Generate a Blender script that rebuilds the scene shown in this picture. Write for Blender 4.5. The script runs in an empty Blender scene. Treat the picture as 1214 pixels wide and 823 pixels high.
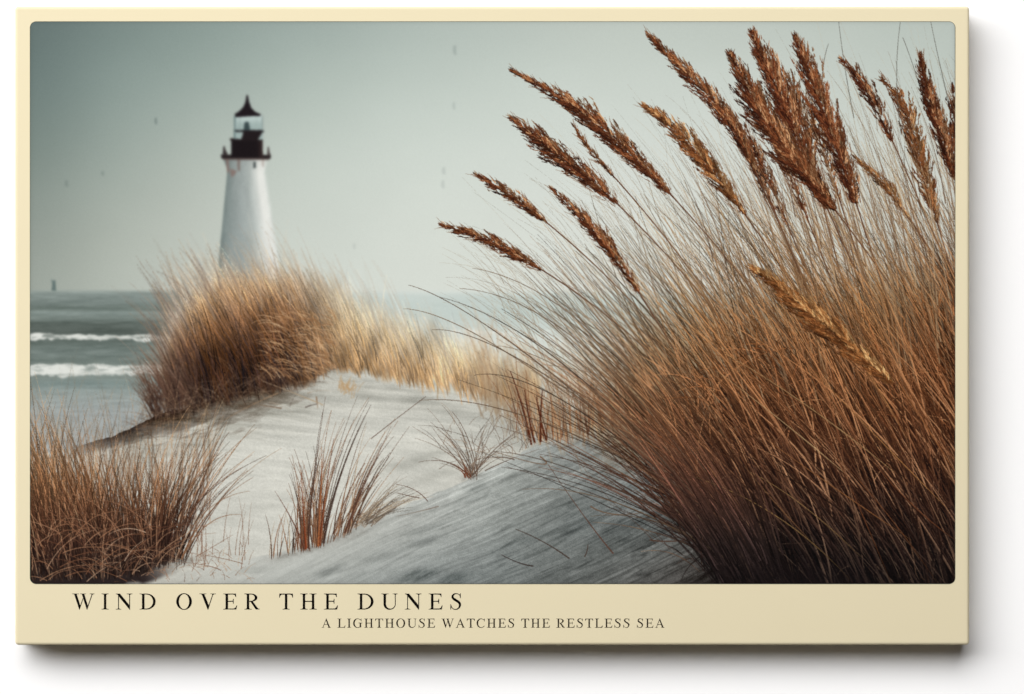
import bpy, bmesh, math
import numpy as np

# ---------------------------------------------------------------- camera, world, lamp, exposure
scene = bpy.context.scene
C = scene.collection
PX = 0.001                       # one picture unit = one millimetre
CX, CY = 607.0, 411.5            # middle of the view in picture units
DEPTH = 0.044                    # how far the canvas stands off the wall


def P(x, y, d=0.0):              # picture units -> metres on the wall plane (d = distance off the wall)
    return ((x - CX) * PX, -d, (CY - y) * PX + 1.5)


cam_data = bpy.data.cameras.new('camera')
cam = bpy.data.objects.new('camera', cam_data)
C.objects.link(cam)
CAM_D = 3.2
cam.location = (0.0, -DEPTH - CAM_D, 1.5)
cam.rotation_euler = (math.radians(90), 0, 0)
cam_data.sensor_width = 36.0
cam_data.lens = 36.0 * CAM_D / (1214.0 * PX)
cam_data.clip_start = 0.01
cam_data.clip_end = 200.0
scene.camera = cam

world = bpy.data.worlds.new('World')
scene.world = world
world.use_nodes = True
world.node_tree.nodes['Background'].inputs[0].default_value = (1.0, 0.80, 0.66, 1)
world.node_tree.nodes['Background'].inputs[1].default_value = 0.035

lamp_data = bpy.data.lights.new('studio_softbox', 'AREA')
lamp_data.shape = 'ELLIPSE'
lamp_data.size = 43.0
lamp_data.size_y = 21.6
lamp_data.energy = 17900.0
lamp_data.color = (1.0, 0.995, 0.985)
lamp = bpy.data.objects.new('studio_softbox', lamp_data)
C.objects.link(lamp)
lamp.location = (-15.8, -16.0, 1.5 + 14.8)
lamp.rotation_euler = (math.radians(90), 0, 0)

scene.view_settings.view_transform = 'Standard'
scene.view_settings.look = 'None'
scene.view_settings.exposure = 0.0
scene.view_settings.gamma = 1.0
LIGHT = 1.22                     # a surface of albedo a shows as a * LIGHT in this light

# ---------------------------------------------------------------- the print: inked procedurally
# --- PAINT BEGIN
SS, HALF = 3, 2                  # brush raster per picture unit, and how it is averaged down
X0, Y0, X1, Y1 = 36.0, 26.0, 1132.0, 692.0
NW, NH = int((X1 - X0) * SS), int((Y1 - Y0) * SS)
GW, GH = NW // HALF, NH // HALF
GS = SS / HALF
f32 = np.float32
rng = np.random.default_rng(7)


def smooth(a, b, v):
    t = np.clip((v - a) / (b - a), 0, 1)
    return t * t * (3 - 2 * t)


def vnoise(x, y, seed=0):
    xi = np.floor(x).astype(np.int64); yi = np.floor(y).astype(np.int64)
    fx = x - xi; fy = y - yi
    fx = fx * fx * (3 - 2 * fx); fy = fy * fy * (3 - 2 * fy)

    def h(a, b):
        n = (a * 374761393 + b * 668265263 + seed * 982451653) & 0x7fffffff
        n = ((n ^ (n >> 13)) * 1274126177) & 0x7fffffff
        n = n ^ (n >> 16)
        return (n & 0xffff) / 65535.0
    return ((h(xi, yi) * (1 - fx) + h(xi + 1, yi) * fx) * (1 - fy)
            + (h(xi, yi + 1) * (1 - fx) + h(xi + 1, yi + 1) * fx) * fy) - 0.5


def fbm(x, y, seed=0, octs=4):
    s = 0; a = 1.0
    for k in range(octs):
        s = s + a * vnoise(x * 2 ** k, y * 2 ** k, seed + k * 17)
        a *= 0.55
    return s


def gblur(img, sigma):
    if sigma <= 0:
        return img
    n = int(3 * sigma + 1)
    k = np.exp(-0.5 * (np.arange(-n, n + 1) / sigma) ** 2); k /= k.sum()
    out = img
    for ax in (0, 1):
        pad = [(0, 0)] * img.ndim; pad[ax] = (n, n)
        p = np.pad(out, pad, mode='edge')
        acc = np.zeros_like(img)
        for i, kv in enumerate(k):
            sl = [slice(None)] * img.ndim; sl[ax] = slice(i, i + img.shape[ax])
            acc += f32(kv) * p[tuple(sl)]
        out = acc
    return out


GXs = (X0 + (np.arange(GW) + 0.5) / GS).astype(f32)
GYs = (Y0 + (np.arange(GH) + 0.5) / GS).astype(f32)
GX, GY = np.meshgrid(GXs, GYs)
ALL_X, ALL_Y = GX, GY
CAN = np.zeros((GH, GW, 3), f32)          # the ink, display values 0..1
IDS = np.zeros((GH, GW), np.int16)
KINDS = ['sky']                            # index -> sub-part name


def kind(name):
    KINDS.append(name)
    return len(KINDS) - 1


def col(r, g, b):
    return np.array((r, g, b), f32) / 255.0


def over(rgb, a, part=None, thr=0.45, r0=0):
    """lay a colour field with coverage a over the ink, from raster row r0 down"""
    CAN[r0:] = CAN[r0:] * (1 - a[..., None]) + rgb * a[..., None]
    if part is not None:
        IDS[r0:][a > thr] = part


class Layer:
    def __init__(self):
        self.rgb = np.zeros((NH, NW, 3), f32)
        self.a = np.zeros((NH, NW), f32)

    def strokes(self, P0, P1, P2, w0, w1, cfun, fade=0.0, fade0=0.0, taper=0.0):
        """quadratic strokes, painted in order. w0/w1: width at root and tip in picture units.
        cfun(x, y, t, i, u) -> colours for samples. fade: how much of the tip dissolves."""
        N = len(P0)
        P0, P1, P2 = (np.asarray(p, f32) for p in (P0, P1, P2))
        w0 = np.broadcast_to(np.asarray(w0, f32), N); w1 = np.broadcast_to(np.asarray(w1, f32), N)
        L = np.linalg.norm(P1 - P0, axis=1) + np.linalg.norm(P2 - P1, axis=1)
        cnt = np.maximum(4, np.ceil(L * SS * 1.05)).astype(int)
        M = max(1, int(np.ceil(max(w0.max(), w1.max()) * SS))) | 1
        s = 0
        while s < N:
            e = s; tot = 0
            while e < N and (tot == 0 or tot + cnt[e] * M < 3_000_000):
                tot += cnt[e] * M; e += 1
            c = cnt[s:e]
            i = np.repeat(np.arange(s, e), c)
            start = np.repeat(np.cumsum(c) - c, c)
            t = ((np.arange(len(i)) - start) / np.repeat(c - 1, c)).astype(f32)
            a, b, d = P0[i], P1[i], P2[i]
            tt = t[:, None]
            pos = (1 - tt) ** 2 * a + 2 * tt * (1 - tt) * b + tt ** 2 * d
            tan = 2 * (1 - tt) * (b - a) + 2 * tt * (d - b)
            tan /= np.linalg.norm(tan, axis=1, keepdims=True) + 1e-6
            w = (w0[i] * (1 - t) + w1[i] * t) * SS
            if taper:
                w = w * np.minimum(1, .25 + t / taper)
            off = (np.arange(M) - (M - 1) / 2).astype(f32)
            xs = (pos[:, :1] - X0) * SS - tan[:, 1:2] * off
            ys = (pos[:, 1:2] - Y0) * SS + tan[:, 0:1] * off
            r = rng.random(xs.shape, dtype=f32)
            keep = (np.abs(off)[None, :] < (w[:, None] / 2 + r - 0.5)) | ((np.abs(off) < .3)[None, :] & (w > .45)[:, None])
            if fade > 0:
                keep &= rng.random(xs.shape, dtype=f32) > fade * t[:, None] ** 1.5
            if fade0 > 0:
                keep &= rng.random(xs.shape, dtype=f32) > fade0
            xi = xs.astype(np.int32); yi = ys.astype(np.int32)
            keep &= (xs >= 0) & (xs < NW) & (ys >= 0) & (ys < NH)
            if keep.any():
                k = np.nonzero(keep)
                u = (off[k[1]] / np.maximum(w[k[0]] / 2, 0.5)).astype(f32)
                cc = cfun(pos[k[0], 0], pos[k[0], 1], t[k[0]], i[k[0]], u)
                flat = yi[keep] * NW + xi[keep]
                self.rgb.reshape(-1, 3)[flat] = cc
                self.a.reshape(-1)[flat] = 1
            s = e

    def polygon(self, pts, colour):
        """filled outline; colour is a triple or a function of (x, y)"""
        pts = np.asarray(pts, float)
        x0, y0 = np.maximum(0, ((pts.min(0) - (X0, Y0)) * SS).astype(int) - 1)
        x1 = min(NW, int((pts[:, 0].max() - X0) * SS) + 2); y1 = min(NH, int((pts[:, 1].max() - Y0) * SS) + 2)
        gx, gy = np.meshgrid(X0 + (np.arange(x0, x1) + .5) / SS, Y0 + (np.arange(y0, y1) + .5) / SS)
        ins = np.zeros(gx.shape, bool)
        for (ax, ay), (bx, by) in zip(pts, np.roll(pts, -1, 0)):
            if ay == by:
                continue
            cr = ((ay > gy) != (by > gy)) & (gx < (bx - ax) * (gy - ay) / (by - ay) + ax)
            ins ^= cr
        c = colour(gx[ins], gy[ins]) if callable(colour) else np.asarray(colour, f32)
        self.rgb[y0:y1, x0:x1][ins] = c
        self.a[y0:y1, x0:x1][ins] = 1

    def lay(self, part=None, blur=0.0, opacity=1.0, thr=0.45):
        pre = (self.rgb * self.a[..., None]).reshape(GH, HALF, GW, HALF, 3).mean((1, 3))
        a = self.a.reshape(GH, HALF, GW, HALF).mean((1, 3))
        if blur > 0:
            pre = gblur(pre, blur * GS); a = gblur(a, blur * GS)
        over(pre / np.maximum(a, 1e-4)[..., None], a * opacity, part, thr)


def blur1(v, sigma):
    """gaussian along the first axis of a small array"""
    if sigma <= 0:
        return v
    n = int(3 * sigma)
    k = np.exp(-0.5 * (np.arange(-n, n + 1) / sigma) ** 2); k /= k.sum()
    p = np.pad(v, [(n, n), (0, 0)], mode='edge')
    return np.stack([np.convolve(p[:, j], k, 'valid') for j in range(v.shape[1])], -1)


def table(xs, ys, vals, sigma=0.0):
    """smooth colour field from a coarse table of display values"""
    v = np.asarray(vals, float) / 255.0
    hat = lambda g, ks: blur1(np.stack([np.interp(g, ks, np.eye(len(ks))[j]) for j in range(len(ks))], -1), sigma * GS)
    wx, wy = hat(GXs, xs), hat(GYs, ys)
    return np.ascontiguousarray(np.einsum('yj,jik,xi->yxk', wy, v, wx, optimize=True), dtype=f32)


def ramp(v, keys, cols):
    c = np.asarray(cols, f32) / 255.0
    return np.stack([np.interp(v, keys, c[:, k]) for k in range(3)], -1).astype(f32)


def lit(c, k, cap=.80):
    """straw under more or less light: bright blades pale out instead of turning orange"""
    k = np.minimum(k, cap / np.maximum(c.max(-1), .02))[:, None]
    o = c * k
    p = np.clip((k - 1) * .45, 0, .6)
    return (o * (1 - p) + (o.mean(-1, keepdims=True) * np.array((1.22, 1.03, .78), f32)) * p).astype(f32)


def straw_light(n, lift=0.0, share=.13, sg=.30):
    """most blades stand in shade, some catch the light"""
    b = rng.lognormal(lift - .22, sg, n)
    hi = rng.random(n) < share
    b[hi] = rng.lognormal(lift + .62, .25, hi.sum())
    return b.astype(f32)


def paint_sky_and_sea():
    global CAN
    xs = [36, 140, 240, 350, 500, 700, 900, 1132]
    ys = [26, 100, 180, 260, 344]
    sky = table(xs, ys, [
        [(100, 115, 113), (122, 138, 134), (138, 154, 149), (156, 170, 165), (175, 187, 181), (192, 201, 194), (192, 201, 194), (186, 196, 189)],
        [(108, 124, 121), (138, 154, 149), (159, 173, 167), (177, 190, 183), (194, 205, 198), (205, 214, 207), (205, 213, 206), (199, 208, 201)],
        [(121, 138, 133), (153, 168, 162), (176, 188, 181), (193, 204, 197), (206, 216, 209), (213, 221, 215), (213, 220, 214), (208, 215, 208)],
        [(136, 152, 147), (167, 181, 174), (188, 199, 192), (203, 213, 206), (213, 222, 215), (219, 226, 220), (218, 224, 217), (212, 217, 209)],
        [(150, 165, 159), (175, 188, 181), (194, 204, 197), (208, 217, 210), (217, 225, 218), (221, 227, 221), (218, 223, 216), (210, 214, 206)]], 24)
    sky += (smooth(60, 320, GY)[..., None] * np.array((.022, 0, -.006)) * (1.2 - .8 * smooth(36, 420, GX))[..., None]).astype(f32)
    sky += (fbm(GX / 130, GY / 90, 3)[..., None] * 0.012).astype(f32)
    CAN = sky
    # the sea
    wob = 1.6 * fbm(GX / 26, GY / 40, 5, 3) + 0.8 * vnoise(GX / 9, GY / 30, 8)
    yy = GY + wob.astype(f32)
    base = ramp(yy, [344, 349, 360, 366, 371, 377, 384, 394, 410, 418, 427, 447, 455, 468, 490, 530],
                [(146, 162, 156), (132, 148, 142), (116, 132, 126), (106, 122, 114), (132, 149, 143), (122, 138, 131), (90, 103, 96),
                 (88, 100, 93), (104, 120, 113), (116, 132, 126), (110, 126, 119), (130, 145, 138), (126, 146, 142), (150, 163, 159), (160, 169, 168), (168, 173, 171)])
    base = base * .75 + base.mean(-1, keepdims=True) * .25 + ((fbm(GX / 30, GY / 2.5, 12, 3) + .6 * fbm(GX / 9, GY / 1.6, 19, 2))[..., None] * 0.06).astype(f32)
    for yc, hw, seed, x_end in ((399.8, 3.8, 21, 330), (437.5, 5.0, 25, 330)):
        top = yc - hw + 3.0 * fbm(GX / 17, GX * 0, seed) + 0.6 + .012 * (GX - 100)
        bot = yc + hw + 5.0 * fbm(GX / 19, GX * 0, seed + 3) + 2.0 * vnoise(GX / 6, GX * 0, seed + 9) + 2 * smooth(150, 60, GX) * (yc > 420)
        m = smooth(-1.4, 1.0, GY - top) * (1 - smooth(-1.2, 1.6, GY - bot)) * (1 - smooth(x_end - 60, x_end, GX))
        m = m * (1 - .55 * smooth(.05, .45, fbm(GX / 15, GY / 3.2, seed + 11)))
        foam = col(226, 229, 223) - (0.22 * np.clip(fbm(GX / 12, GY / 4, seed + 5) + 0.1, 0, 1))[..., None] * col(255, 240, 240)
        base = base * (1 - m[..., None]) + foam * m[..., None]
    # the water dissolves in spray light towards the right
    hz = smooth(120, 480, GX)
    far = ramp(GY, [344, 352, 372, 392, 402, 420, 470], [(217, 224, 218), (203, 214, 209), (198, 210, 205), (206, 215, 209), (219, 225, 219), (212, 219, 212), (210, 214, 206)])
    far = far + (fbm(GX / 40, GY / 3, 14, 3)[..., None] * 0.02).astype(f32)
    surf = np.exp(-((GY - 393 - 5 * fbm(GX / 25, GX * 0, 31)) / 3.2) ** 2) * smooth(.02, .30, fbm(GX / 26, GY / 7, 33) + .12) * smooth(430, 500, GX) * (1 - smooth(640, 700, GX))
    far = far * (1 - .8 * surf[..., None]) + col(234, 237, 231) * .8 * surf[..., None]
    sea = base * (1 - hz[..., None]) + far * hz[..., None]
    sea = gblur(sea.astype(f32), 0.9 * GS)
    a = smooth(341.5, 348.5, GY) * 1.0
    over(sea, a.astype(f32), kind('sea'))
    # far mark and birds, all soft
    L = Layer()
    L.polygon([(62.5, 333), (66, 332), (67, 345), (61.5, 345)], col(92, 110, 108))
    L.polygon([(61, 330), (63, 333), (61, 336)], col(120, 136, 133))
    L.lay(kind('distant_channel_marker'), blur=1.1, opacity=0.85)
    for (x, y, w, h, o) in ((185, 144, 2.0, 8, .62), (539, 60, 3.6, 12, .22), (538, 126, 3.4, 9, .16), (526, 203, 3.6, 9, .17), (525, 219, 3.6, 10, .15),
                            (79, 218, 4, 8, .25), (122, 206, 3.5, 6, .25), (420, 292, 3, 7, .12)):
        L = Layer()
        L.polygon([(x - w * .3, y - h / 2), (x + w * .5, y - h * .45), (x + w * .35, y), (x + w * .6, y + h * .4), (x, y + h / 2), (x - w * .5, y + h * .1)], col(70, 84, 84))
        L.lay(kind('distant_bird'), blur=1.3, opacity=o, thr=0.30 * o)


def paint_lighthouse():
    L = Layer()

    def tower(x, y):
        l = np.interp(y, [189, 205, 300, 330], [266.5, 269.5, 260.5, 258]); r = np.interp(y, [189, 205, 300, 330], [317, 314.5, 330.5, 335])
        u = (x - l) / (r - l)
        c = ramp(u, [0, .07, .2, .4, .58, .70, .82, .93, 1.0], [(118, 131, 129), (134, 146, 144), (148, 158, 156), (160, 169, 167), (174, 182, 179), (198, 204, 200), (232, 234, 229), (230, 232, 227), (204, 211, 205)])
        n = fbm(x / 7, y / 30, 41) * 0.05 + fbm(x / 3, y / 3, 44) * 0.02
        band = smooth(186, 206, y)
        c = c * (0.93 + 0.07 * band)[..., None]
        return (c + n[..., None] * np.array((1, 1.0, 1.0))).astype(f32)
    L.polygon([(264.5, 187), (319.5, 187), (318, 192), (315.5, 199), (315.5, 206), (330.5, 300), (334, 330), (258, 330), (260.5, 300), (269.5, 206), (269, 199), (266, 192)], tower)
    # rust streaks, openings under the gallery
    L.polygon([(300.5, 192.5), (303.3, 192), (303.6, 199), (300.8, 200)], col(66, 74, 74))
    L.polygon([(281.5, 190), (285, 190), (284.5, 203), (282, 203)], col(128, 116, 110))
    L.polygon([(273, 200), (281, 203), (279, 207), (275, 211), (273.5, 206)], col(134, 118, 112))
    L.polygon([(268, 190), (271, 190), (272, 203), (270, 206)], col(128, 108, 102))
    L.polygon([(311, 190), (313, 190), (312.5, 198), (311.2, 198)], col(172, 160, 152))
    # gallery deck, posts
    L.polygon([(262, 183.5), (321.5, 184), (321, 188.5), (311, 189), (274, 189.3), (263, 188.6)], col(38, 32, 33))
    L.polygon([(264, 188), (320, 188), (319, 190), (265, 190)], col(98, 86, 82))
    L.polygon([(264.2, 184), (265, 174), (266.4, 173), (267.6, 178), (269.8, 182), (270, 185)], col(58, 52, 52))
    L.polygon([(317, 185), (317.4, 175), (318.8, 174), (319.8, 181), (321.5, 185)], col(74, 66, 64))
    # watch room
    L.polygon([(274.2, 165), (311.5, 166), (312, 187), (274.5, 187)], lambda x, y: (col(30, 25, 27) + smooth(304, 312, x)[:, None] * col(24, 17, 14)).astype(f32))
    L.polygon([(273, 164.5), (312, 164.5), (312, 167), (273, 167)], col(38, 31, 32))
    # lantern: glass, mullions, lens
    L.polygon([(278, 137.5), (311.5, 137), (312, 166), (277.5, 165)], lambda x, y: (col(160, 178, 175) + smooth(150, 139, y)[:, None] * col(28, 26, 26)).astype(f32))
    L.polygon([(277.5, 154.5), (313, 154.5), (313, 157.5), (277.5, 156.8)], col(46, 46, 48))
    L.polygon([(289, 155), (312, 156), (306, 166), (286, 166), (288, 160)], col(36, 30, 32))
    L.polygon([(290, 146), (292, 144.5), (295, 145), (297, 155), (289, 155)], col(60, 74, 76))
    L.polygon([(277.8, 138), (279.6, 138), (279.2, 165), (277.4, 165)], col(104, 124, 124))
    L.polygon([(284, 138), (284.8, 138), (284.6, 156), (283.8, 156)], col(140, 156, 154))
    L.polygon([(303.6, 138), (304.4, 138), (304.6, 155), (303.8, 155)], col(160, 176, 172))
    L.polygon([(310.6, 137), (311.8, 137), (312.2, 156), (311, 156)], col(134, 148, 146))
    # roof and finial
    L.polygon([(292.4, 113), (294, 113), (295.5, 121), (298, 128), (303, 133), (309.6, 136), (308.5, 138), (296, 138.2), (279.5, 139.4), (278.5, 135.5), (283.5, 132.5), (288.5, 127.5), (291.3, 121)], col(34, 28, 32))
    L.lay(kind('lighthouse'), blur=1.3)


RB_X = [36, 90, 110, 135, 165, 190, 215, 260, 310, 350, 385, 402, 440, 480, 500, 560, 620, 680, 760, 900, 1132]
RB_Y = [540, 530, 524, 517, 503, 490, 484, 470, 455, 444, 430, 428, 436, 452, 459, 470, 478, 486, 500, 520, 560]
RF_X = [36, 120, 160, 250, 310, 345, 400, 440, 470, 500, 560, 600, 640, 690, 740, 800, 900, 1132]
RF_Y = [705, 696, 688, 672, 660, 652, 633, 615, 602, 592, 566, 546, 527, 516, 508, 500, 490, 470]


def paint_dunes():
    r0 = int((420 - Y0) * GS)                  # nothing of the dunes lies higher
    GX, GY, GH = ALL_X[r0:], ALL_Y[r0:], ALL_X.shape[0] - r0
    # dune behind
    ridge = np.interp(GX, RB_X, RB_Y) + 1.5 * vnoise(GX / 9, GX * 0, 51) + 1.2 * vnoise(GX / 3, GX * 0, 52)
    d = GY - ridge
    c = np.zeros((GH, GW, 3), f32) + col(204, 204, 195)
    # broad light and dark of the slope
    c += (smooth(220, 60, np.hypot((GX - 330) * 0.8, (GY - 575) * 1.3))[..., None] * 0.03).astype(f32)
    c -= (smooth(540, 700, GX) * 0.10)[..., None].astype(f32)
    c -= (smooth(450, 520, GX) * smooth(70, 5, d) * 0.015)[..., None].astype(f32)
    v = GY - 0.10 * (GX - 300) + 14 * vnoise(GX / 150, GY / 90, 55)
    rip = fbm(GX / 55, v / 5.5, 57, 4)
    c += (rip * (0.05 + 0.05 * smooth(140, 0, d)) * smooth(0, 40, GX - 150))[..., None] * col(255, 250, 240)
    # crease lines across the face
    for (xa, ya, xb, yb, bow, w, k) in ((385, 470, 560, 487, -6, 5, .10), (400, 462, 520, 470, -5, 4, .08), (430, 488, 600, 500, -8, 5, .06), (300, 600, 420, 566, 6, 5, .04), (420, 560, 560, 520, 8, 6, .07), (440, 585, 560, 545, 6, 6, .07), (200, 612, 330, 600, 5, 7, .03)):
        t = np.clip((GX - xa) / (xb - xa), 0, 1)
        yl = ya + (yb - ya) * t + bow * 4 * t * (1 - t) + 2.5 * vnoise(GX / 25, GX * 0, int(xa))
        m = np.exp(-((GY - yl) / w) ** 2) * np.sin(np.pi * t) * (1 + 0.8 * vnoise(GX / 18, GY / 5, 60))
        c -= (m * k)[..., None].astype(f32)
    # the shaded lip under the grass
    lipx = smooth(60, 130, GX) * (1 - smooth(330, 420, GX))
    wid = np.interp(GX, [60, 140, 200, 260, 340, 420], [14, 17, 34, 40, 36, 14]) * (1 + 0.7 * fbm(GX / 30, GY / 7 + GX / 22, 63))
    sh = np.clip(1 - d / np.maximum(wid, 3), 0, 1) ** 0.75 * lipx
    dark = ramp(GX, [60, 150, 200, 300, 400], [(74, 68, 66), (62, 55, 52), (76, 64, 56), (118, 106, 94), (160, 150, 138)])
    c = c * (1 - sh[..., None]) + dark * sh[..., None]
    sh2 = smooth(85, 0, d) * smooth(120, 180, GX) * (1 - smooth(340, 470, GX)) * 0.16 * (1 + 1.2 * fbm(GX / 40, v / 6, 66))
    c -= sh2[..., None] * col(255, 262, 270)
    # left foot of the slope greys towards the big tuft
    c -= (smooth(300, 110, GX) * smooth(500, 690, GY) * 0.07)[..., None] * col(230, 250, 270)
    c += ((rng.standard_normal((GH, GW)) * .5 + fbm(GX / 2.2, GY / 1.8, 68, 2)) * 0.03)[..., None].astype(f32)
    a = smooth(-0.8, 0.8, d)
    over(c.astype(f32), a.astype(f32), kind('sand_dune'), r0=r0)
    # dune in front
    ridge = np.interp(GX, RF_X, RF_Y) + 2.5 * vnoise(GX / 14, GX * 0, 71) + 1.5 * vnoise(GX / 4, GX * 0, 72)
    d = GY - ridge
    xs = [160, 300, 400, 500, 600, 700, 780, 850, 920, 1132]
    ys = [480, 560, 620, 660, 692]
    c = table(xs, ys, [
        [(204, 207, 201), (204, 207, 201), (204, 207, 201), (196, 201, 197), (176, 184, 182), (150, 160, 161), (120, 128, 130), (80, 76, 72), (56, 40, 32), (40, 28, 24)],
        [(206, 209, 202), (205, 208, 201), (202, 206, 200), (190, 197, 194), (168, 178, 177), (140, 151, 153), (112, 121, 124), (70, 66, 64), (44, 32, 28), (34, 24, 22)],
        [(206, 209, 202), (203, 206, 200), (196, 201, 197), (180, 188, 187), (154, 165, 166), (122, 134, 138), (98, 106, 110), (60, 58, 58), (34, 26, 26), (28, 20, 20)],
        [(204, 206, 199), (196, 201, 197), (186, 193, 191), (164, 174, 175), (136, 148, 151), (114, 124, 127), (92, 97, 99), (50, 47, 48), (28, 22, 23), (24, 18, 19)],
        [(188, 189, 182), (178, 184, 181), (164, 173, 173), (140, 152, 155), (118, 130, 134), (98, 106, 109), (74, 75, 77), (42, 38, 40), (25, 20, 22), (22, 17, 18)]], 9)[r0:]
    c = c * .72 + c.mean(-1, keepdims=True) * .28
    c *= (1 - .07 * smooth(300, 480, GX) * (1 - smooth(690, 780, GX)) - .06 * smooth(560, 640, GX) * (1 - smooth(690, 780, GX)))[..., None]
    c += (np.array((3., 1., -3.)) / 255).astype(f32)
    c += (np.exp(-((GX - 590) / 110) ** 2 - ((GY - 570 + .35 * (GX - 590)) / 34) ** 2) * .055)[..., None].astype(f32)
    # wind-cut lines: run up to the right, steeper towards the right
    q = GX - 560
    v = GY + 0.40 * q + 0.00022 * q * q * np.sign(q) + 9 * vnoise(GX / 120, GY / 60, 75)
    amp = 0.04 + 0.105 * smooth(330, 620, GX) + .075 * smooth(660, 760, GX)
    s1 = fbm(GX / 110 + 0.3 * vnoise(GX / 40, GY / 40, 90), v / 9.0, 77, 3)
    s2 = fbm(GX / 38, v / 2.4, 79, 4)
    s3 = np.abs(vnoise(GX / 90, v / 5.5, 83))
    s4 = vnoise(GX / 34, v / 2.6, 95)
    st = 0.62 * s1 + 0.62 * s2 - 0.5 * (smooth(0.10, 0.0, s3) - 0.25) + 0.50 * smooth(.22, .45, s4) - 0.45 * smooth(.2, .42, vnoise(GX / 24, v / 2.8, 99)) + 0.35 * fbm(GX / 5, GY / 3.5, 101, 2)
    c += ((st * amp)[..., None] * col(255, 258, 255)) * (0.45 + 0.75 * c.mean(-1, keepdims=True))
    # pits and small shadows
    for (x, y, w, h, ang, k) in ((390, 677, 17, 5, -.35, .28), (496, 682, 24, 7, -.22, .30), (536, 688, 22, 8, -.30, .30), (500, 642, 22, 5, -.25, .16), (505, 627, 26, 5, -.3, .14), (565, 577, 14, 5, -.35, .20),
                                 (560, 590, 22, 5, -.35, .15), (300, 676, 18, 4, -.1, .12), (450, 661, 26, 6, -.2, .10), (620, 640, 30, 6, -.4, .12), (690, 622, 40, 9, -.4, .10)):
        xr = (GX - x) * math.cos(ang) + (GY - y) * math.sin(ang); yr = -(GX - x) * math.sin(ang) + (GY - y) * math.cos(ang)
        m = np.exp(-((xr / w) ** 2 + ((yr + 2 * vnoise(GX / 6, GY / 6, 88)) / h) ** 2) ** 1.3)
        c -= (m * k * .62 * (.7 + .9 * np.abs(vnoise(GX / 7, v / 2, 97))))[..., None] * col(255, 250, 245)
        c += (np.exp(-((xr / w) ** 2 + ((yr - h * 1.5) / (h * .6)) ** 2)) * k * .22)[..., None]
    # hollow on the right with a bright rim
    m = np.exp(-(((GX - 775) / 70) ** 2 + ((GY - 625 + 0.3 * (GX - 775)) / 20) ** 2) ** 1.5)
    c -= (m * 0.10)[..., None]
    # bright crest line
    crest = np.exp(-((d - 2) / 2.2) ** 2) * smooth(420, 620, GX) * (1 - smooth(700, 800, GX))
    c += (crest * 0.07)[..., None]
    c += (rng.standard_normal((GH, GW)) * (0.014 + 0.012 * smooth(350, 600, GX)))[..., None]
    a = smooth(-1.0, 1.2, d) * np.where(GX < 480, smooth(130, 330, GX) * 0.75 + 0.25, 1)
    over(np.clip(c, 0.02, 1).astype(f32), np.clip(a, 0, 1).astype(f32), kind('windswept_dune'), 0.2, r0)


def blade_set(n, roots, ang, ang_sd, length, bend):
    """roots (n,2); ang: lean from upright, negative = to the left; returns control points"""
    a = ang + rng.standard_normal(n) * ang_sd
    b = bend * (0.5 + rng.random(n))
    sg = np.where(a < 0, -1, 1)
    mid = roots + (0.55 * length)[:, None] * np.stack([np.sin(a - sg * b * 0.6), -np.cos(a - sg * b * 0.6)], -1)
    tip = mid + (0.5 * length)[:, None] * np.stack([np.sin(a + sg * b), -np.cos(a + sg * b)], -1)
    return roots.astype(f32), mid.astype(f32), tip.astype(f32)


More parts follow.
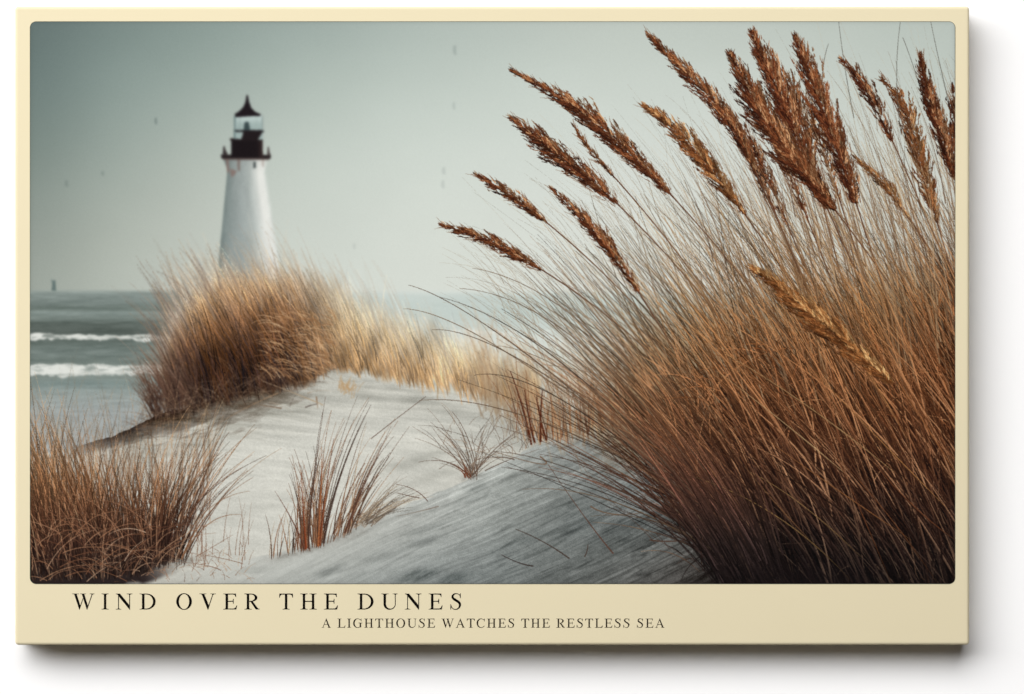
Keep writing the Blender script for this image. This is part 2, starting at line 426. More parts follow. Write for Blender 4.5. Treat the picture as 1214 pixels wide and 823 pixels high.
def paint_back_grass():
    part = kind('hazy_grass_clump')
    gx = np.array([176, 190, 205, 225, 260, 300, 345, 400, 450, 500, 560, 610])
    root = np.array([500, 496, 491, 487, 478, 470, 461, 438, 447, 460, 472, 480])
    crown = np.array([474, 436, 392, 350, 318, 311, 313, 330, 354, 376, 404, 430])
    # haze-soft body so that no gap shows the sand through
    top = np.interp(GX, gx, crown + 34) + 34 * fbm((GX + .45 * GY) / 16, GX * 0, 101)
    bot = np.interp(GX, gx, root) + 9 * fbm(GX / 9, GX * 0, 103)
    a = smooth(-24, 30, GY - top) * (1 - smooth(-9, 4, GY - bot)) * smooth(188, 226, GX + 14 * fbm(GY / 9, GX * 0, 109)) * (1 - smooth(430, 580, GX))
    lo = ramp(GX, [170, 240, 300, 360, 420, 520], [(46, 34, 29), (46, 31, 24), (58, 38, 27), (98, 66, 42), (158, 126, 90), (190, 170, 138)])
    hi = ramp(GX, [170, 260, 330, 420, 520], [(124, 102, 86), (164, 138, 112), (184, 158, 128), (202, 184, 156), (213, 205, 188)])
    t = smooth(0, 1, (bot - GY) / np.maximum(bot - top + 30, 10))[..., None]
    body = lo * (1 - t) + hi * t
    body = body * (1 + .42 * fbm((GX + .42 * GY) / 7, GY / 30, 107) * (1 - .6 * t[..., 0]))[..., None]
    over(body.astype(f32), (a * 0.93).astype(f32), part)

    def cf_factory(n, sd=.20):
        br = rng.normal(1.0, sd, n).astype(f32); warm = rng.normal(0, 0.03, n).astype(f32)
        def cf(x, y, t, i, u):
            b = np.interp(x, gx, root); tp = np.interp(x, gx, crown - 6)
            h = np.clip((b - y) / (b - tp), -0.1, 1.1)
            left = ramp(h, [0, .15, .35, .58, .8, 1.0], [(46, 33, 28), (55, 36, 27), (80, 53, 36), (124, 90, 63), (180, 148, 114), (207, 192, 170)])
            right = ramp(h, [0, .22, .5, .75, 1.0], [(168, 134, 96), (184, 152, 114), (194, 171, 136), (206, 194, 168), (213, 211, 198)])
            m = smooth(330, 425, x)[:, None]
            dark = (1 - smooth(178, 240, x))[:, None] * .55
            c = left * (1 - m) + right * m
            c = c * (1 - dark) + col(92, 70, 58) * dark
            c = c * (1 + .46 * vnoise((x + .42 * y) / 15, y / 38, 113) * (1 - np.clip(h, 0, 1) * .5))[:, None]
            bb = 1 + (br[i] * (1 + .1 * u) - 1) * (1 - .45 * np.clip(h, 0, 1)) * (1 - .40 * m[:, 0])
            return np.clip(c * bb[:, None] + (warm[i] * np.ones_like(t))[:, None] * np.array((1, .3, -.6), f32), 0.04, 1).astype(f32)
        return cf
    for n, blur, w, fd, lenk in ((900, 1.2, 1.5, .8, 1.02), (1700, 0.65, 1.3, .6, .92), (1700, 0.38, 1.15, .45, .66)):
        L = Layer()
        rx = np.concatenate([198 + 232 * rng.random(int(n * .66)) ** .9, rng.uniform(400, 640, n - int(n * .66))])
        rng.shuffle(rx)
        by = np.interp(rx, gx, root); tp = np.interp(rx, gx, crown - 8)
        hgt = by - tp
        up = rng.random(n) ** 1.2 * np.where(rx < 400, .62, .40)
        ry = by - up * hgt + rng.normal(0, 4, n)
        o = np.argsort(ry + rng.normal(0, 22, n)); rx, ry, hgt, up = rx[o], ry[o], hgt[o], up[o]
        ln = hgt * lenk * (1 - up) * rng.uniform(.45, 1.15, n) * (1 + .35 * vnoise(rx / 9, rx * 0, 117)) + 8
        ang = np.interp(rx, [186, 215, 260, 330, 450, 620], [-.16, -.27, -.36, -.42, -.36, -.22])
        b = blade_set(n, np.stack([rx, ry], -1), ang, .15, ln, .19)
        L.strokes(*b, w, .6, cf_factory(n, .20 if blur > 1 else .36), fade=fd, fade0=.06, taper=.15)
        L.lay(part, blur=blur)
    # dark splay at the left end against the water
    n = 240
    L = Layer()
    rx = rng.uniform(180, 235, n); ry = np.interp(rx, gx, root) - rng.random(n) ** 1.6 * np.interp(rx, [180, 235], [22, 80])
    b = blade_set(n, np.stack([rx, ry], -1), np.interp(rx, [180, 235], [-.50, -.38]), .17, rng.uniform(20, 72, n), .22)
    br = rng.normal(1, .2, n)
    L.strokes(*b, 1.2, .5, lambda x, y, t, i, u: np.clip(ramp(t, [0, .5, 1], [(56, 41, 36), (92, 67, 54), (132, 114, 100)]) * br[i][:, None], 0, 1).astype(f32), fade=.65)
    L.lay(part, blur=.7)
    # long curved strays above the crown
    L = Layer()
    n = 90
    rx = rng.uniform(212, 540, n)
    ry = np.interp(rx, gx, crown) + rng.uniform(15, 60, n)
    b = blade_set(n, np.stack([rx, ry], -1), np.interp(rx, [200, 300, 500], [-.58, -.5, -.40]), .12, rng.uniform(40, 85, n), .22)
    L.strokes(*b, .9, .4, lambda x, y, t, i, u: ramp(x, [200, 300, 500], [(112, 96, 86), (176, 156, 134), (200, 186, 168)]), fade=.6)
    P0 = [(238, 352), (232, 360), (246, 346), (252, 350), (262, 345)]; P1 = [(222, 330), (212, 330), (236, 318), (240, 318), (256, 312)]; P2 = [(204, 304), (186, 322), (220, 298), (226, 294), (246, 288)]
    L.strokes(P0, P1, P2, 1.2, .5, lambda x, y, t, i, u: col(112, 92, 80) * np.ones((len(x), 1), f32), fade=.5)
    L.lay(None, blur=.8, opacity=.8)
    # fallen tangle along the lip of the sand
    L = Layer()
    n = 420
    rx = rng.uniform(160, 395, n); ry = np.interp(rx, RB_X, RB_Y) + rng.normal(4, 10, n)
    ang = rng.choice([-1, 1], n) * rng.uniform(.5, 1.6, n)
    b = blade_set(n, np.stack([rx, ry], -1), ang, .2, rng.uniform(10, 42, n), .35)
    pal = ramp(rng.random(n), [0, .45, .8, 1], [(56, 42, 36), (96, 72, 56), (142, 114, 90), (190, 166, 138)])
    L.strokes(*b, .9, .4, lambda x, y, t, i, u: pal[i], fade=.6, fade0=.35)
    L.lay(part, blur=.65, opacity=.75, thr=.5)
    # pale mat of bent blades over the sunny foot
    L = Layer()
    n = 260
    rx = rng.uniform(318, 400, n); ry = rng.uniform(372, 452, n); ry = np.minimum(ry, np.interp(rx, gx, root) - 2)
    b = blade_set(n, np.stack([rx, ry], -1), rng.uniform(-1.7, -.5, n), .1, rng.uniform(10, 30, n), .4)
    pal = ramp(rng.random(n), [0, .5, 1], [(134, 92, 60), (178, 134, 94), (214, 182, 144)])
    L.strokes(*b, 1.0, .4, lambda x, y, t, i, u: pal[i], fade=.4, fade0=.1)
    L.lay(part, blur=.5, opacity=.85)
    # little fan on the slope, bits of stalk
    L = Layer()
    n = 46
    r = np.tile(np.array((411., 463.)), (n, 1)) + rng.normal(0, 4, (n, 2)) * (1.4, .8)
    b = blade_set(n, r, rng.uniform(-.9, .9, n), .1, rng.uniform(6, 17, n), .2)
    L.strokes(*b, .8, .4, lambda x, y, t, i, u: col(188, 158, 120) * np.ones((len(x), 1), f32), fade=.5)
    P0 = [(383, 480), (334, 484), (375, 470), (362, 483), (330, 466)]; P1 = [(350, 466), (318, 482), (376, 477), (369, 480), (300, 478)]; P2 = [(312, 452), (300, 478), (377, 484), (376, 479), (262, 500)]
    cc = np.array([col(176, 154, 126), col(112, 88, 68), col(134, 98, 68), col(78, 66, 60), col(150, 124, 98)])
    L.strokes(P0, P1, P2, 1.4, .8, lambda x, y, t, i, u: cc[i], fade=.3, fade0=.15)
    L.lay(None, blur=.6)


def paint_mid_grass():
    part = kind('pale_grass_clump')
    n = 620
    L = Layer()
    rx = rng.uniform(570, 800, n)
    ry = np.interp(rx, [560, 620, 680, 800], [476, 512, 520, 510]) + rng.normal(0, 10, n) - rng.random(n) * np.where(rx < 640, 20, 10)
    o = np.argsort(ry); rx, ry = rx[o], ry[o]
    ln = rng.uniform(40, 120, n)
    b = blade_set(n, np.stack([rx, ry], -1), np.full(n, -.16), .2, ln, .2)
    pal = ramp(rng.random(n), [0, .3, .7, 1], [(138, 104, 76), (190, 156, 118), (206, 178, 142), (212, 200, 178)])
    def cf(x, y, t, i, u):
        m = smooth(400, 500, y)[:, None]
        return np.clip(pal[i] * (.78 * m + (1 - m)) + (1 - m) * .05 * np.ones(3, f32), 0, 1).astype(f32)
    L.strokes(*b, 1.1, .5, cf, fade=.75, fade0=.15)
    L.lay(part, blur=.8, opacity=.85, thr=.35)
    # sharper red-brown stems at its foot
    L = Layer()
    n = 130
    rx = rng.uniform(612, 770, n); ry = np.interp(rx, [606, 640, 690, 770], [497, 524, 512, 500]) + rng.normal(0, 5, n)
    b = blade_set(n, np.stack([rx, ry], -1), np.full(n, -.14), .16, rng.uniform(15, 85, n), .15)
    pal2 = ramp(rng.random(n), [0, .3, .7, 1], [(78, 50, 38), (128, 86, 60), (176, 132, 94), (204, 172, 134)])
    L.strokes(*b, 1.25, .5, lambda x, y, t, i, u: pal2[i], fade=.4, taper=.1)
    P0 = [(634, 525), (630, 527), (648, 522), (641, 524)]; P1 = [(627, 500), (622, 485), (640, 500), (640, 495)]; P2 = [(622, 462), (605, 440), (636, 470), (643, 462)]
    L.strokes(P0, P1, P2, 2.6, 1.0, lambda x, y, t, i, u: np.clip(col(84, 42, 28) * (1 + .25 * u[:, None]), 0, 1).astype(f32))
    L.lay(part, blur=.3, thr=.35)


def paint_left_tuft():
    part = kind('russet_grass_clump')
    # dark heart of the tuft
    top = np.interp(GX, [36, 100, 150, 200, 225], [560, 590, 620, 650, 676]) + 16 * fbm(GX / 10, GY / 40, 121)
    bot = np.interp(GX, [36, 110, 170, 225], [700, 698, 690, 674]) + 5 * vnoise(GX / 9, GX * 0, 123)
    a = smooth(-40, 50, GY - top) * (1 - smooth(-4, 3, GY - bot)) * (1 - smooth(165, 225, GX))
    c = ramp(GY, [540, 600, 650, 692], [(112, 74, 53), (74, 48, 38), (46, 33, 30), (36, 28, 28)])
    over(c, (a * .95).astype(f32), part)
    # sandy litter at the foot
    def cf_factory(n, lo=.5):
        br = straw_light(n, .02, .16)
        hue = rng.random(n)
        grey = ramp(hue, [0, .7, .85, 1], [(255, 255, 255), (255, 255, 255), (240, 262, 270), (200, 225, 240)])
        def cf(x, y, t, i, u):
            h = y + 0.10 * (x - 36)
            c = ramp(h, [470, 520, 570, 610, 650, 700], [(180, 152, 122), (160, 122, 88), (134, 92, 62), (94, 61, 43), (66, 43, 34), (46, 34, 30)])
            return np.clip(lit(c, br[i]) * grey[i] * (1 + .12 * u[:, None]), .07, .9).astype(f32)
        return cf
    # the fine far part on the left against the water
    n = 260
    L = Layer()
    rx = rng.uniform(20, 250, n); ry = rng.uniform(560, 640, n)
    b = blade_set(n, np.stack([rx, ry], -1), np.full(n, .02), .22, rng.uniform(60, 150, n), .15)
    L.strokes(*b, .8, .3, cf_factory(n), fade=.75)
    L.lay(part, blur=.5, opacity=.8)
    for n, xa, xb, w, lmin, lmax, bl in ((1000, 5, 200, 1.4, 30, 155, .2), (620, 10, 208, 1.2, 30, 155, 0)):
        L = Layer()
        rx = rng.uniform(xa, xb, n)
        ry = np.interp(rx, [10, 100, 165, 205], [690, 690, 684, 668]) - rng.random(n) ** 1.4 * np.interp(rx, [10, 110, 205], [110, 80, 14])
        o = np.argsort(ry + rng.normal(0, 15, n)); rx, ry = rx[o], ry[o]
        kx = np.interp(rx, [5, 70, 130, 170, 205], [-.12, -.24, -.10, .0, .14])
        ln = (lmin + (lmax - lmin) * rng.random(n) ** 1.4) * np.interp(rx, [5, 60, 110, 150, 200], [1.0, 1.08, .92, .80, .76])
        b = blade_set(n, np.stack([rx, ry], -1), kx, .19, ln, .18)
        L.strokes(*b, w, .35, cf_factory(n), fade=.25, taper=.08)
        L.lay(part, blur=bl)
    # right-hand fan, bent over by the wind
    n = 62
    L = Layer()
    rx = np.where(rng.random(n) < .5, rng.normal(193, 9, n), rng.normal(214, 3, n)); ry = rng.normal(664, 5, n)
    ang = rng.uniform(.05, .62, n)
    b = blade_set(n, np.stack([rx, ry], -1), ang, .08, rng.uniform(80, 190, n), .30)
    L.strokes(*b, 1.25, .3, cf_factory(n), fade=.12, taper=.1)
    P0 = [(197, 660), (215, 663), (212, 662), (205, 662), (208, 664), (216, 662)]
    P1 = [(225, 580), (240, 600), (235, 560), (215, 590), (236, 590), (244, 606)]
    P2 = [(316, 540), (300, 566), (272, 512), (262, 470), (296, 582), (286, 610)]
    cc = np.array([col(70, 50, 40), col(126, 84, 56), col(84, 58, 44), col(96, 70, 54), col(150, 120, 96), col(140, 104, 78)])
    L.strokes(P0, P1, P2, 1.7, .35, lambda x, y, t, i, u: cc[i], fade=.1)
    L.lay(part)
    # pale looping blades in front of the heart
    n = 80
    L = Layer()
    rx = rng.uniform(30, 190, n); ry = rng.uniform(628, 692, n)
    b = blade_set(n, np.stack([rx, ry], -1), rng.choice([-1, 1], n) * rng.uniform(.5, 1.5, n), .1, rng.uniform(25, 85, n), .5)
    pal = ramp(rng.random(n), [0, .5, .85, 1], [(96, 62, 46), (146, 102, 74), (180, 140, 110), (206, 178, 152)])
    L.strokes(*b, .95, .35, lambda x, y, t, i, u: pal[i], fade=.2)
    L.lay(part, opacity=.9)
    # litter and thin upright strays on the sand to the right
    n = 120
    L = Layer()
    rx = rng.uniform(120, 300, n); ry = rng.uniform(655, 690, n)
    b = blade_set(n, np.stack([rx, ry], -1), rng.uniform(-1.6, 1.6, n), .2, rng.uniform(5, 22, n) , .4)
    pal = ramp(rng.random(n), [0, .5, 1], [(96, 70, 56), (150, 110, 84), (190, 160, 132)])
    L.strokes(*b, .75, .4, lambda x, y, t, i, u: pal[i], fade=.4, fade0=.15)
    n = 24
    rx = rng.uniform(225, 300, n); ry = rng.uniform(640, 676, n)
    b = blade_set(n, np.stack([rx, ry], -1), np.full(n, .02), .12, rng.uniform(18, 60, n), .12)
    L.strokes(*b, .8, .3, lambda x, y, t, i, u: col(128, 94, 74) * np.ones((len(x), 1), f32), fade=.5)
    L.strokes([(288, 668), (232, 660), (262, 676)], [(262, 660), (250, 650), (250, 668)], [(222, 655), (276, 634), (190, 664)], .8, .4, lambda x, y, t, i, u: col(124, 88, 68) * np.ones((len(x), 1), f32))
    L.lay(None, opacity=.85)


def paint_small_tufts():
    # soft contact shadows of the tufts, painted into the sand at the roots
    for x, y, w, h, k in ((368, 650, 30, 5, .34), (412, 634, 24, 5, .26), (436, 618, 18, 5, .26), (557, 566, 14, 4, .34), (212, 667, 26, 6, .30), (335, 661, 16, 4, .2)):
        m = np.exp(-((GX - x) / w) ** 2 - ((GY - y + .22 * (GX - x)) / h) ** 2) * k * (1 + 1.2 * fbm(GX / 5, GY / 3, 151, 2))
        over(np.zeros((GH, GW, 3), f32) + col(104, 98, 90), np.clip(m, 0, 1).astype(f32))
    part = kind('slender_grass_clump')
    n = 150
    L = Layer()
    g = rng.random(n)
    rx = np.where(g < .30, rng.normal(361, 3, n), np.where(g < .66, rng.normal(377, 4, n), np.where(g < .90, rng.normal(406, 10, n), rng.uniform(318, 362, n))))
    ry = np.interp(rx, [318, 345, 362, 378, 410, 440], [664, 656, 651, 647, 634, 618]) + rng.normal(0, 2, n)
    ang = np.interp(rx, [318, 350, 365, 380, 410, 430], [.12, .10, .05, .22, .44, .55])
    ln = rng.uniform(.25, 1, n) ** 1.2 * np.interp(rx, [318, 345, 365, 380, 410, 440], [56, 82, 128, 186, 150, 95])
    b = blade_set(n, np.stack([rx, ry], -1), ang - .08, .12, ln, .24)
    pal = ramp(rng.random(n), [0, .35, .6, .85, 1], [(60, 50, 44), (90, 66, 52), (122, 82, 58), (154, 116, 88), (186, 170, 142)])
    def cf(x, y, t, i, u):
        lowred = (smooth(590, 645, y) * smooth(412, 380, x) * smooth(340, 358, x))[:, None] * .32
        c = pal[i] * (1 - lowred) + col(104, 62, 42) * lowred
        return np.clip(c * (1 + .22 * u[:, None]), 0, 1).astype(f32)
    L.strokes(*b, np.clip(1.2 * rng.lognormal(0, .3, n), .7, 2.2), .3, cf, fade=.15, taper=.12)
    # thicker russet stalks
    P0 = [(363, 651), (361, 650), (379, 646), (377, 648), (384, 644), (409, 632), (366, 650)]
    P1 = [(360, 610), (352, 622), (384, 590), (381, 580), (398, 560), (424, 590), (366, 600)]
    P2 = [(357, 560), (326, 582), (396, 520), (382, 530), (440, 480), (464, 505), (386, 470)]
    cc = np.array([col(124, 62, 38), col(98, 62, 48), col(112, 60, 38), col(150, 92, 58), col(72, 54, 46), col(92, 62, 50), col(84, 62, 52)])
    L.strokes(P0, P1, P2, 2.5, .4, lambda x, y, t, i, u: np.clip(cc[i] * (1 + .25 * u[:, None]), 0, 1).astype(f32), fade=.2)
    L.lay(part, thr=.4)
    # low fan to its right
    L = Layer()
    n = 42
    r = np.stack([rng.normal(432, 7, n), rng.normal(618, 4, n)], -1)
    b = blade_set(n, r, rng.uniform(.5, 1.15, n), .08, rng.uniform(25, 80, n), .28)
    pal3 = ramp(rng.random(n), [0, .6, 1], [(84, 76, 68), (128, 108, 90), (176, 156, 128)])
    L.strokes(*b, 1.1, .35, lambda x, y, t, i, u: pal3[i], fade=.35)
    P0 = [(507, 594), (497, 590), (440, 520)]; P1 = [(495, 578), (484, 588), (478, 490)]; P2 = [(470, 574), (470, 584), (505, 470)]
    L.strokes(P0, P1, P2, 1.1, .5, lambda x, y, t, i, u: col(96, 72, 60) * np.ones((len(x), 1), f32))
    L.lay(None, opacity=.95)
    # sparse wiry tuft below the pale grass
    part = kind('wiry_grass_clump')
    L = Layer()
    n = 30
    r = np.stack([rng.normal(559, 5, n), rng.normal(564, 2.5, n)], -1)
    ang = np.concatenate([rng.uniform(-1.1, .15, n // 2), rng.uniform(-.2, 1.15, n - n // 2)])
    b = blade_set(n, r, ang, .05, rng.uniform(20, 92, n), .30)
    pal4 = ramp(rng.random(n), [0, .6, 1], [(74, 66, 60), (112, 92, 78), (156, 126, 100)])
    L.strokes(*b, .85, .35, lambda x, y, t, i, u: pal4[i], fade=.25)
    n = 60
    r = np.stack([rng.uniform(520, 640, n), rng.uniform(500, 560, n)], -1); r[:, 1] = np.minimum(r[:, 1], np.interp(r[:, 0], RF_X, RF_Y) - 3)
    b = blade_set(n, r, rng.uniform(-1.4, 1.4, n), .1, rng.uniform(10, 45, n), .4)
    pal5 = ramp(rng.random(n), [0, .6, 1], [(96, 88, 80), (134, 118, 104), (170, 150, 130)])
    L.strokes(*b, .7, .3, lambda x, y, t, i, u: pal5[i], fade=.3)
    P0 = [(560, 564), (558, 565), (556, 563), (566, 560), (575, 558), (562, 562), (552, 560), (610, 545)]
    P1 = [(552, 535), (540, 545), (545, 552), (556, 510), (600, 545), (590, 520), (530, 540), (590, 538)]
    P2 = [(510, 500), (512, 506), (512, 542), (536, 488), (640, 532), (648, 490), (496, 548), (560, 546)]
    L.strokes(P0, P1, P2, 1.2, .4, lambda x, y, t, i, u: col(98, 78, 66) * np.ones((len(x), 1), f32), fade=.15)
    for k in range(7):
        x = 557 + rng.normal(0, 3.5)
        L.strokes([(x, 566)], [(x + rng.normal(-2, 2), 560)], [(x + rng.normal(-6, 5), 550)], 1.0, .3, lambda x_, y_, t, i, u: col(112, 58, 36) * np.ones((len(x_), 1), f32))
    L.lay(part, thr=.35)
    # loose stalks lying on the front dune
    L = Layer()
    P0 = [(675, 662), (632, 671), (727, 656), (693, 660), (640, 541), (700, 600), (770, 640), (520, 600)]
    P1 = [(645, 640), (612, 668), (700, 625), (697, 652), (670, 562), (720, 614), (800, 645), (500, 606)]
    P2 = [(611, 627), (594, 657), (650, 551), (697, 645), (585, 535), (760, 608), (846, 634), (470, 612)]
    cc = np.array([col(66, 50, 42), col(56, 44, 40), col(92, 64, 52), col(70, 52, 44), col(120, 98, 80), col(110, 88, 70), col(80, 56, 44), col(140, 130, 120)])
    L.strokes(P0, P1, P2, 1.5, .6, lambda x, y, t, i, u: cc[i])
    L.lay(None)


def big_field(x, y):
    """ink of the tall reed bank by place: wheat above, rust in the middle, near black at the foot"""
    h = y - 0.10 * (x - 950) - 45 * smooth(930, 780, x)
    c = ramp(h, [150, 260, 340, 420, 490, 550, 610, 650, 690],
             [(168, 140, 106), (172, 131, 87), (151, 105, 65), (119, 75, 45), (86, 51, 32), (58, 35, 25), (40, 26, 22), (32, 24, 22), (26, 20, 20)])
    dk = (smooth(1030, 1130, x) * smooth(180, 300, y) * (1 - smooth(400, 560, y)))[:, None] * .55
    c = c * (1 - dk) + c * col(150, 120, 112) * dk
    lf = (smooth(860, 720, x) * smooth(520, 400, y))[:, None] * .45       # greyer straw on the windward side
    c = c * (1 - lf) + col(148, 128, 100) * lf
    hole = np.exp(-(((x - 975) / 135) ** 2 + ((y - 668) / 60) ** 2))[:, None] * .85
    return c * (1 - hole) + col(24, 18, 18) * hole


def reed_blades(n, lo, hi, sd=.15, smin=0.0, skew=.85):
    s = smin + (1 - smin) * rng.random(n) ** skew
    # stems stand in bunches
    s = np.clip(s + .012 * np.sin(s * 97) + rng.normal(0, .006, n), 0, 1)
    rx = 862 + s * 510 + rng.normal(0, 9, n)
    ry = np.interp(s, [0, .08, .25, .6, 1], [676, 692, 712, 740, 760]) + rng.uniform(-14, 30, n)
    ang = np.interp(s, [0, .08, .25, .6, 1], [-.60, -.55, -.48, -.43, -.38]) + .06 * np.sin(s * 41) + rng.normal(0, .05, n)
    ln = rng.uniform(lo, hi, n) * np.interp(s, [0, .06, .2, .5, 1], [.72, .82, 1.0, 1.14, 1.18])
    o = np.argsort(rng.random(n) + s * 0.15)
    a = ang[o] + rng.standard_normal(n) * sd
    b = .24 * rng.lognormal(-.1, .55, n) * np.where(rng.random(n) < .12, -.8, 1)
    root = np.stack([rx, ry], -1)[o]; L = ln[o]
    mid = root + (.55 * L)[:, None] * np.stack([np.sin(a + b * .6), -np.cos(a + b * .6)], -1)
    tip = mid + (.5 * L)[:, None] * np.stack([np.sin(a - b), -np.cos(a - b)], -1)
    return root.astype(f32), mid.astype(f32), tip.astype(f32)


def reed_ink(n, sg=.40, lift=0.0, gloss=.18):
    br = straw_light(n, lift, .17 if lift > -.4 else 0, sg * .8)
    hue = ramp(rng.random(n), [0, .2, .6, .85, 1], [(264, 240, 220), (255, 250, 246), (255, 255, 255), (252, 248, 234), (236, 248, 262)])
    ph = rng.uniform(0, 40, n).astype(f32)
    def cf(x, y, t, i, u):
        c = big_field(x, y)
        tipgrey = (smooth(.6, 1, t) * smooth(1020, 800, x + .3 * (y - 250)))[:, None] * .45
        c = c * (1 - tipgrey) + col(120, 98, 74) * tipgrey
        v = 1 + .28 * np.sin(t * 7 + ph[i]) * np.sin(t * 19 + ph[i] * 3)
        return np.clip(lit(c, br[i] * v) * hue[i] * (1 + gloss * u[:, None]), .05, .90).astype(f32)
    return cf


def paint_reed_bank():
    part = kind('tall_reed_clump')
    # shade between the stems
    edge = np.interp(GY, [330, 400, 450, 500, 560, 620, 660, 692], [1030, 940, 890, 862, 866, 884, 896, 904])
    a = smooth(-20, 90, GX - edge + 26 * fbm(GX / 7, GY / 34, 131)) * smooth(330, 480, GY + .12 * (GX - 950))
    c = big_field(GX.ravel(), GY.ravel()).reshape(GH, GW, 3) * .46
    haze = smooth(690, 800, GX + .15 * (GY - 400) + 30 * fbm(GX / 9, GY / 40, 133)) * smooth(335, 420, GY + .2 * (GX - 800)) * (1 - smooth(520, 575, GY)) * .8
    over(np.zeros((GH, GW, 3), f32) + col(142, 118, 86), haze.astype(f32))
    over(c.astype(f32), (a * .96).astype(f32), part)
    # long fine hair in the back, against the sky
    n = 520
    L = Layer()
    L.strokes(*reed_blades(n, 330, 640, sd=.17), .9, .3, reed_ink(n, .34, -.05), fade=.6)
    L.lay(part, blur=.25, opacity=.55, thr=.40)
    for n, lo, hi, k, lift, smin, sd, bl in ((600, 260, 540, 1.35, -.10, .03, .13, .2), (420, 200, 520, 1.3, -.80, .04, .15, 0), (660, 170, 520, 1.7, -.02, .05, .13, 0),
                                         (520, 120, 440, 1.5, -.55, .07, .19, 0), (560, 110, 430, 1.9, .02, .08, .18, 0)):
        L = Layer()
        L.strokes(*reed_blades(n, lo, hi, sd=sd, smin=smin), np.clip(k * rng.lognormal(0, .34, n), .7, 3.2), .35, reed_ink(n, .40, lift, .26), fade=.1)
        L.lay(part, blur=bl, thr=.42)
    # stems thrown out to the left, sharp, dark against sand and sky
    L = Layer()
    n = 230
    s = rng.random(n)
    rx = 858 + s * 62; ry = 660 + rng.uniform(-10, 28, n)
    ang = np.where(rng.random(n) < .6, rng.uniform(-.78, -.42, n), rng.uniform(-1.10, -.6, n))
    ln = rng.uniform(160, 470, n) * np.interp(ang, [-1.10, -.8, -.5], [.62, .84, 1])
    b = blade_set(n, np.stack([rx, ry], -1), ang, .05, ln, .24)
    br = rng.lognormal(-.05, .34, n)
    def cf2(x, y, t, i, u):
        c = ramp(y, [300, 400, 480, 560, 630, 680], [(128, 110, 92), (128, 100, 76), (104, 73, 52), (78, 51, 39), (50, 36, 31), (29, 23, 22)])
        return np.clip(c * br[i][:, None] * (1 + .2 * u[:, None]), .06, .9).astype(f32)
    L.strokes(*b, np.clip(1.7 * rng.lognormal(0, .3, n), .9, 3), .35, cf2, fade=.08)
    tips = [((478, 366), (560, 368), (790, 560)), ((512, 391), (590, 385), (800, 560)), ((562, 445), (640, 428), (830, 600)), ((497, 475), (600, 462), (810, 580)),
            ((585, 535), (680, 540), (840, 640)), ((620, 580), (720, 570), (862, 664)), ((700, 612), (790, 600), (876, 676)), ((484, 338), (560, 356), (770, 540)),
            ((520, 352), (640, 380), (800, 560)), ((545, 342), (680, 350), (840, 580)), ((590, 410), (690, 420), (840, 600)), ((655, 455), (730, 470), (850, 620)),
            ((640, 500), (740, 520), (856, 640)), ((700, 540), (780, 580), (866, 660)), ((560, 318), (700, 340), (850, 580))]
    n2 = len(tips)
    cc = ramp(rng.random(n2), [0, .5, 1], [(66, 54, 46), (96, 76, 60), (124, 102, 80)])
    L.strokes([t[2] for t in tips], [t[1] for t in tips], [t[0] for t in tips], 1.9, .35, lambda x, y, t, i, u: np.clip(cc[i] * (1 - .35 * smooth(560, 660, y)[:, None]) * (1 + .2 * u[:, None]), 0, 1).astype(f32))
    # side twigs on the thrown-out stems
    L.lay(part, thr=.42)
    # broken, kinked and dead leaves lying across the bank
    L = Layer()
    n = 300
    rx = rng.uniform(800, 1140, n); ry = np.maximum(rng.uniform(360, 680, n), np.interp(rx, [800, 900, 1140], [520, 420, 380]))
    b = blade_set(n, np.stack([rx, ry], -1), rng.normal(-.5, .75, n), .1, rng.uniform(20, 90, n), .45)
    L.strokes(*b, 1.5, .35, reed_ink(n, .45, .12), fade=.1, taper=.3)
    L.lay(part, thr=.42)


def plume_axis(pts, k=60):
    p = np.asarray(pts, float)
    d = np.concatenate([[0], np.cumsum(np.linalg.norm(np.diff(p, axis=0), axis=1))])
    t = np.linspace(0, d[-1], k)
    # smooth the corner points a little
    q = np.stack([np.interp(t, d, p[:, j]) for j in range(2)], -1)
    for _ in range(6):
        q[1:-1] = .25 * q[:-2] + .5 * q[1:-1] + .25 * q[2:]
    return q


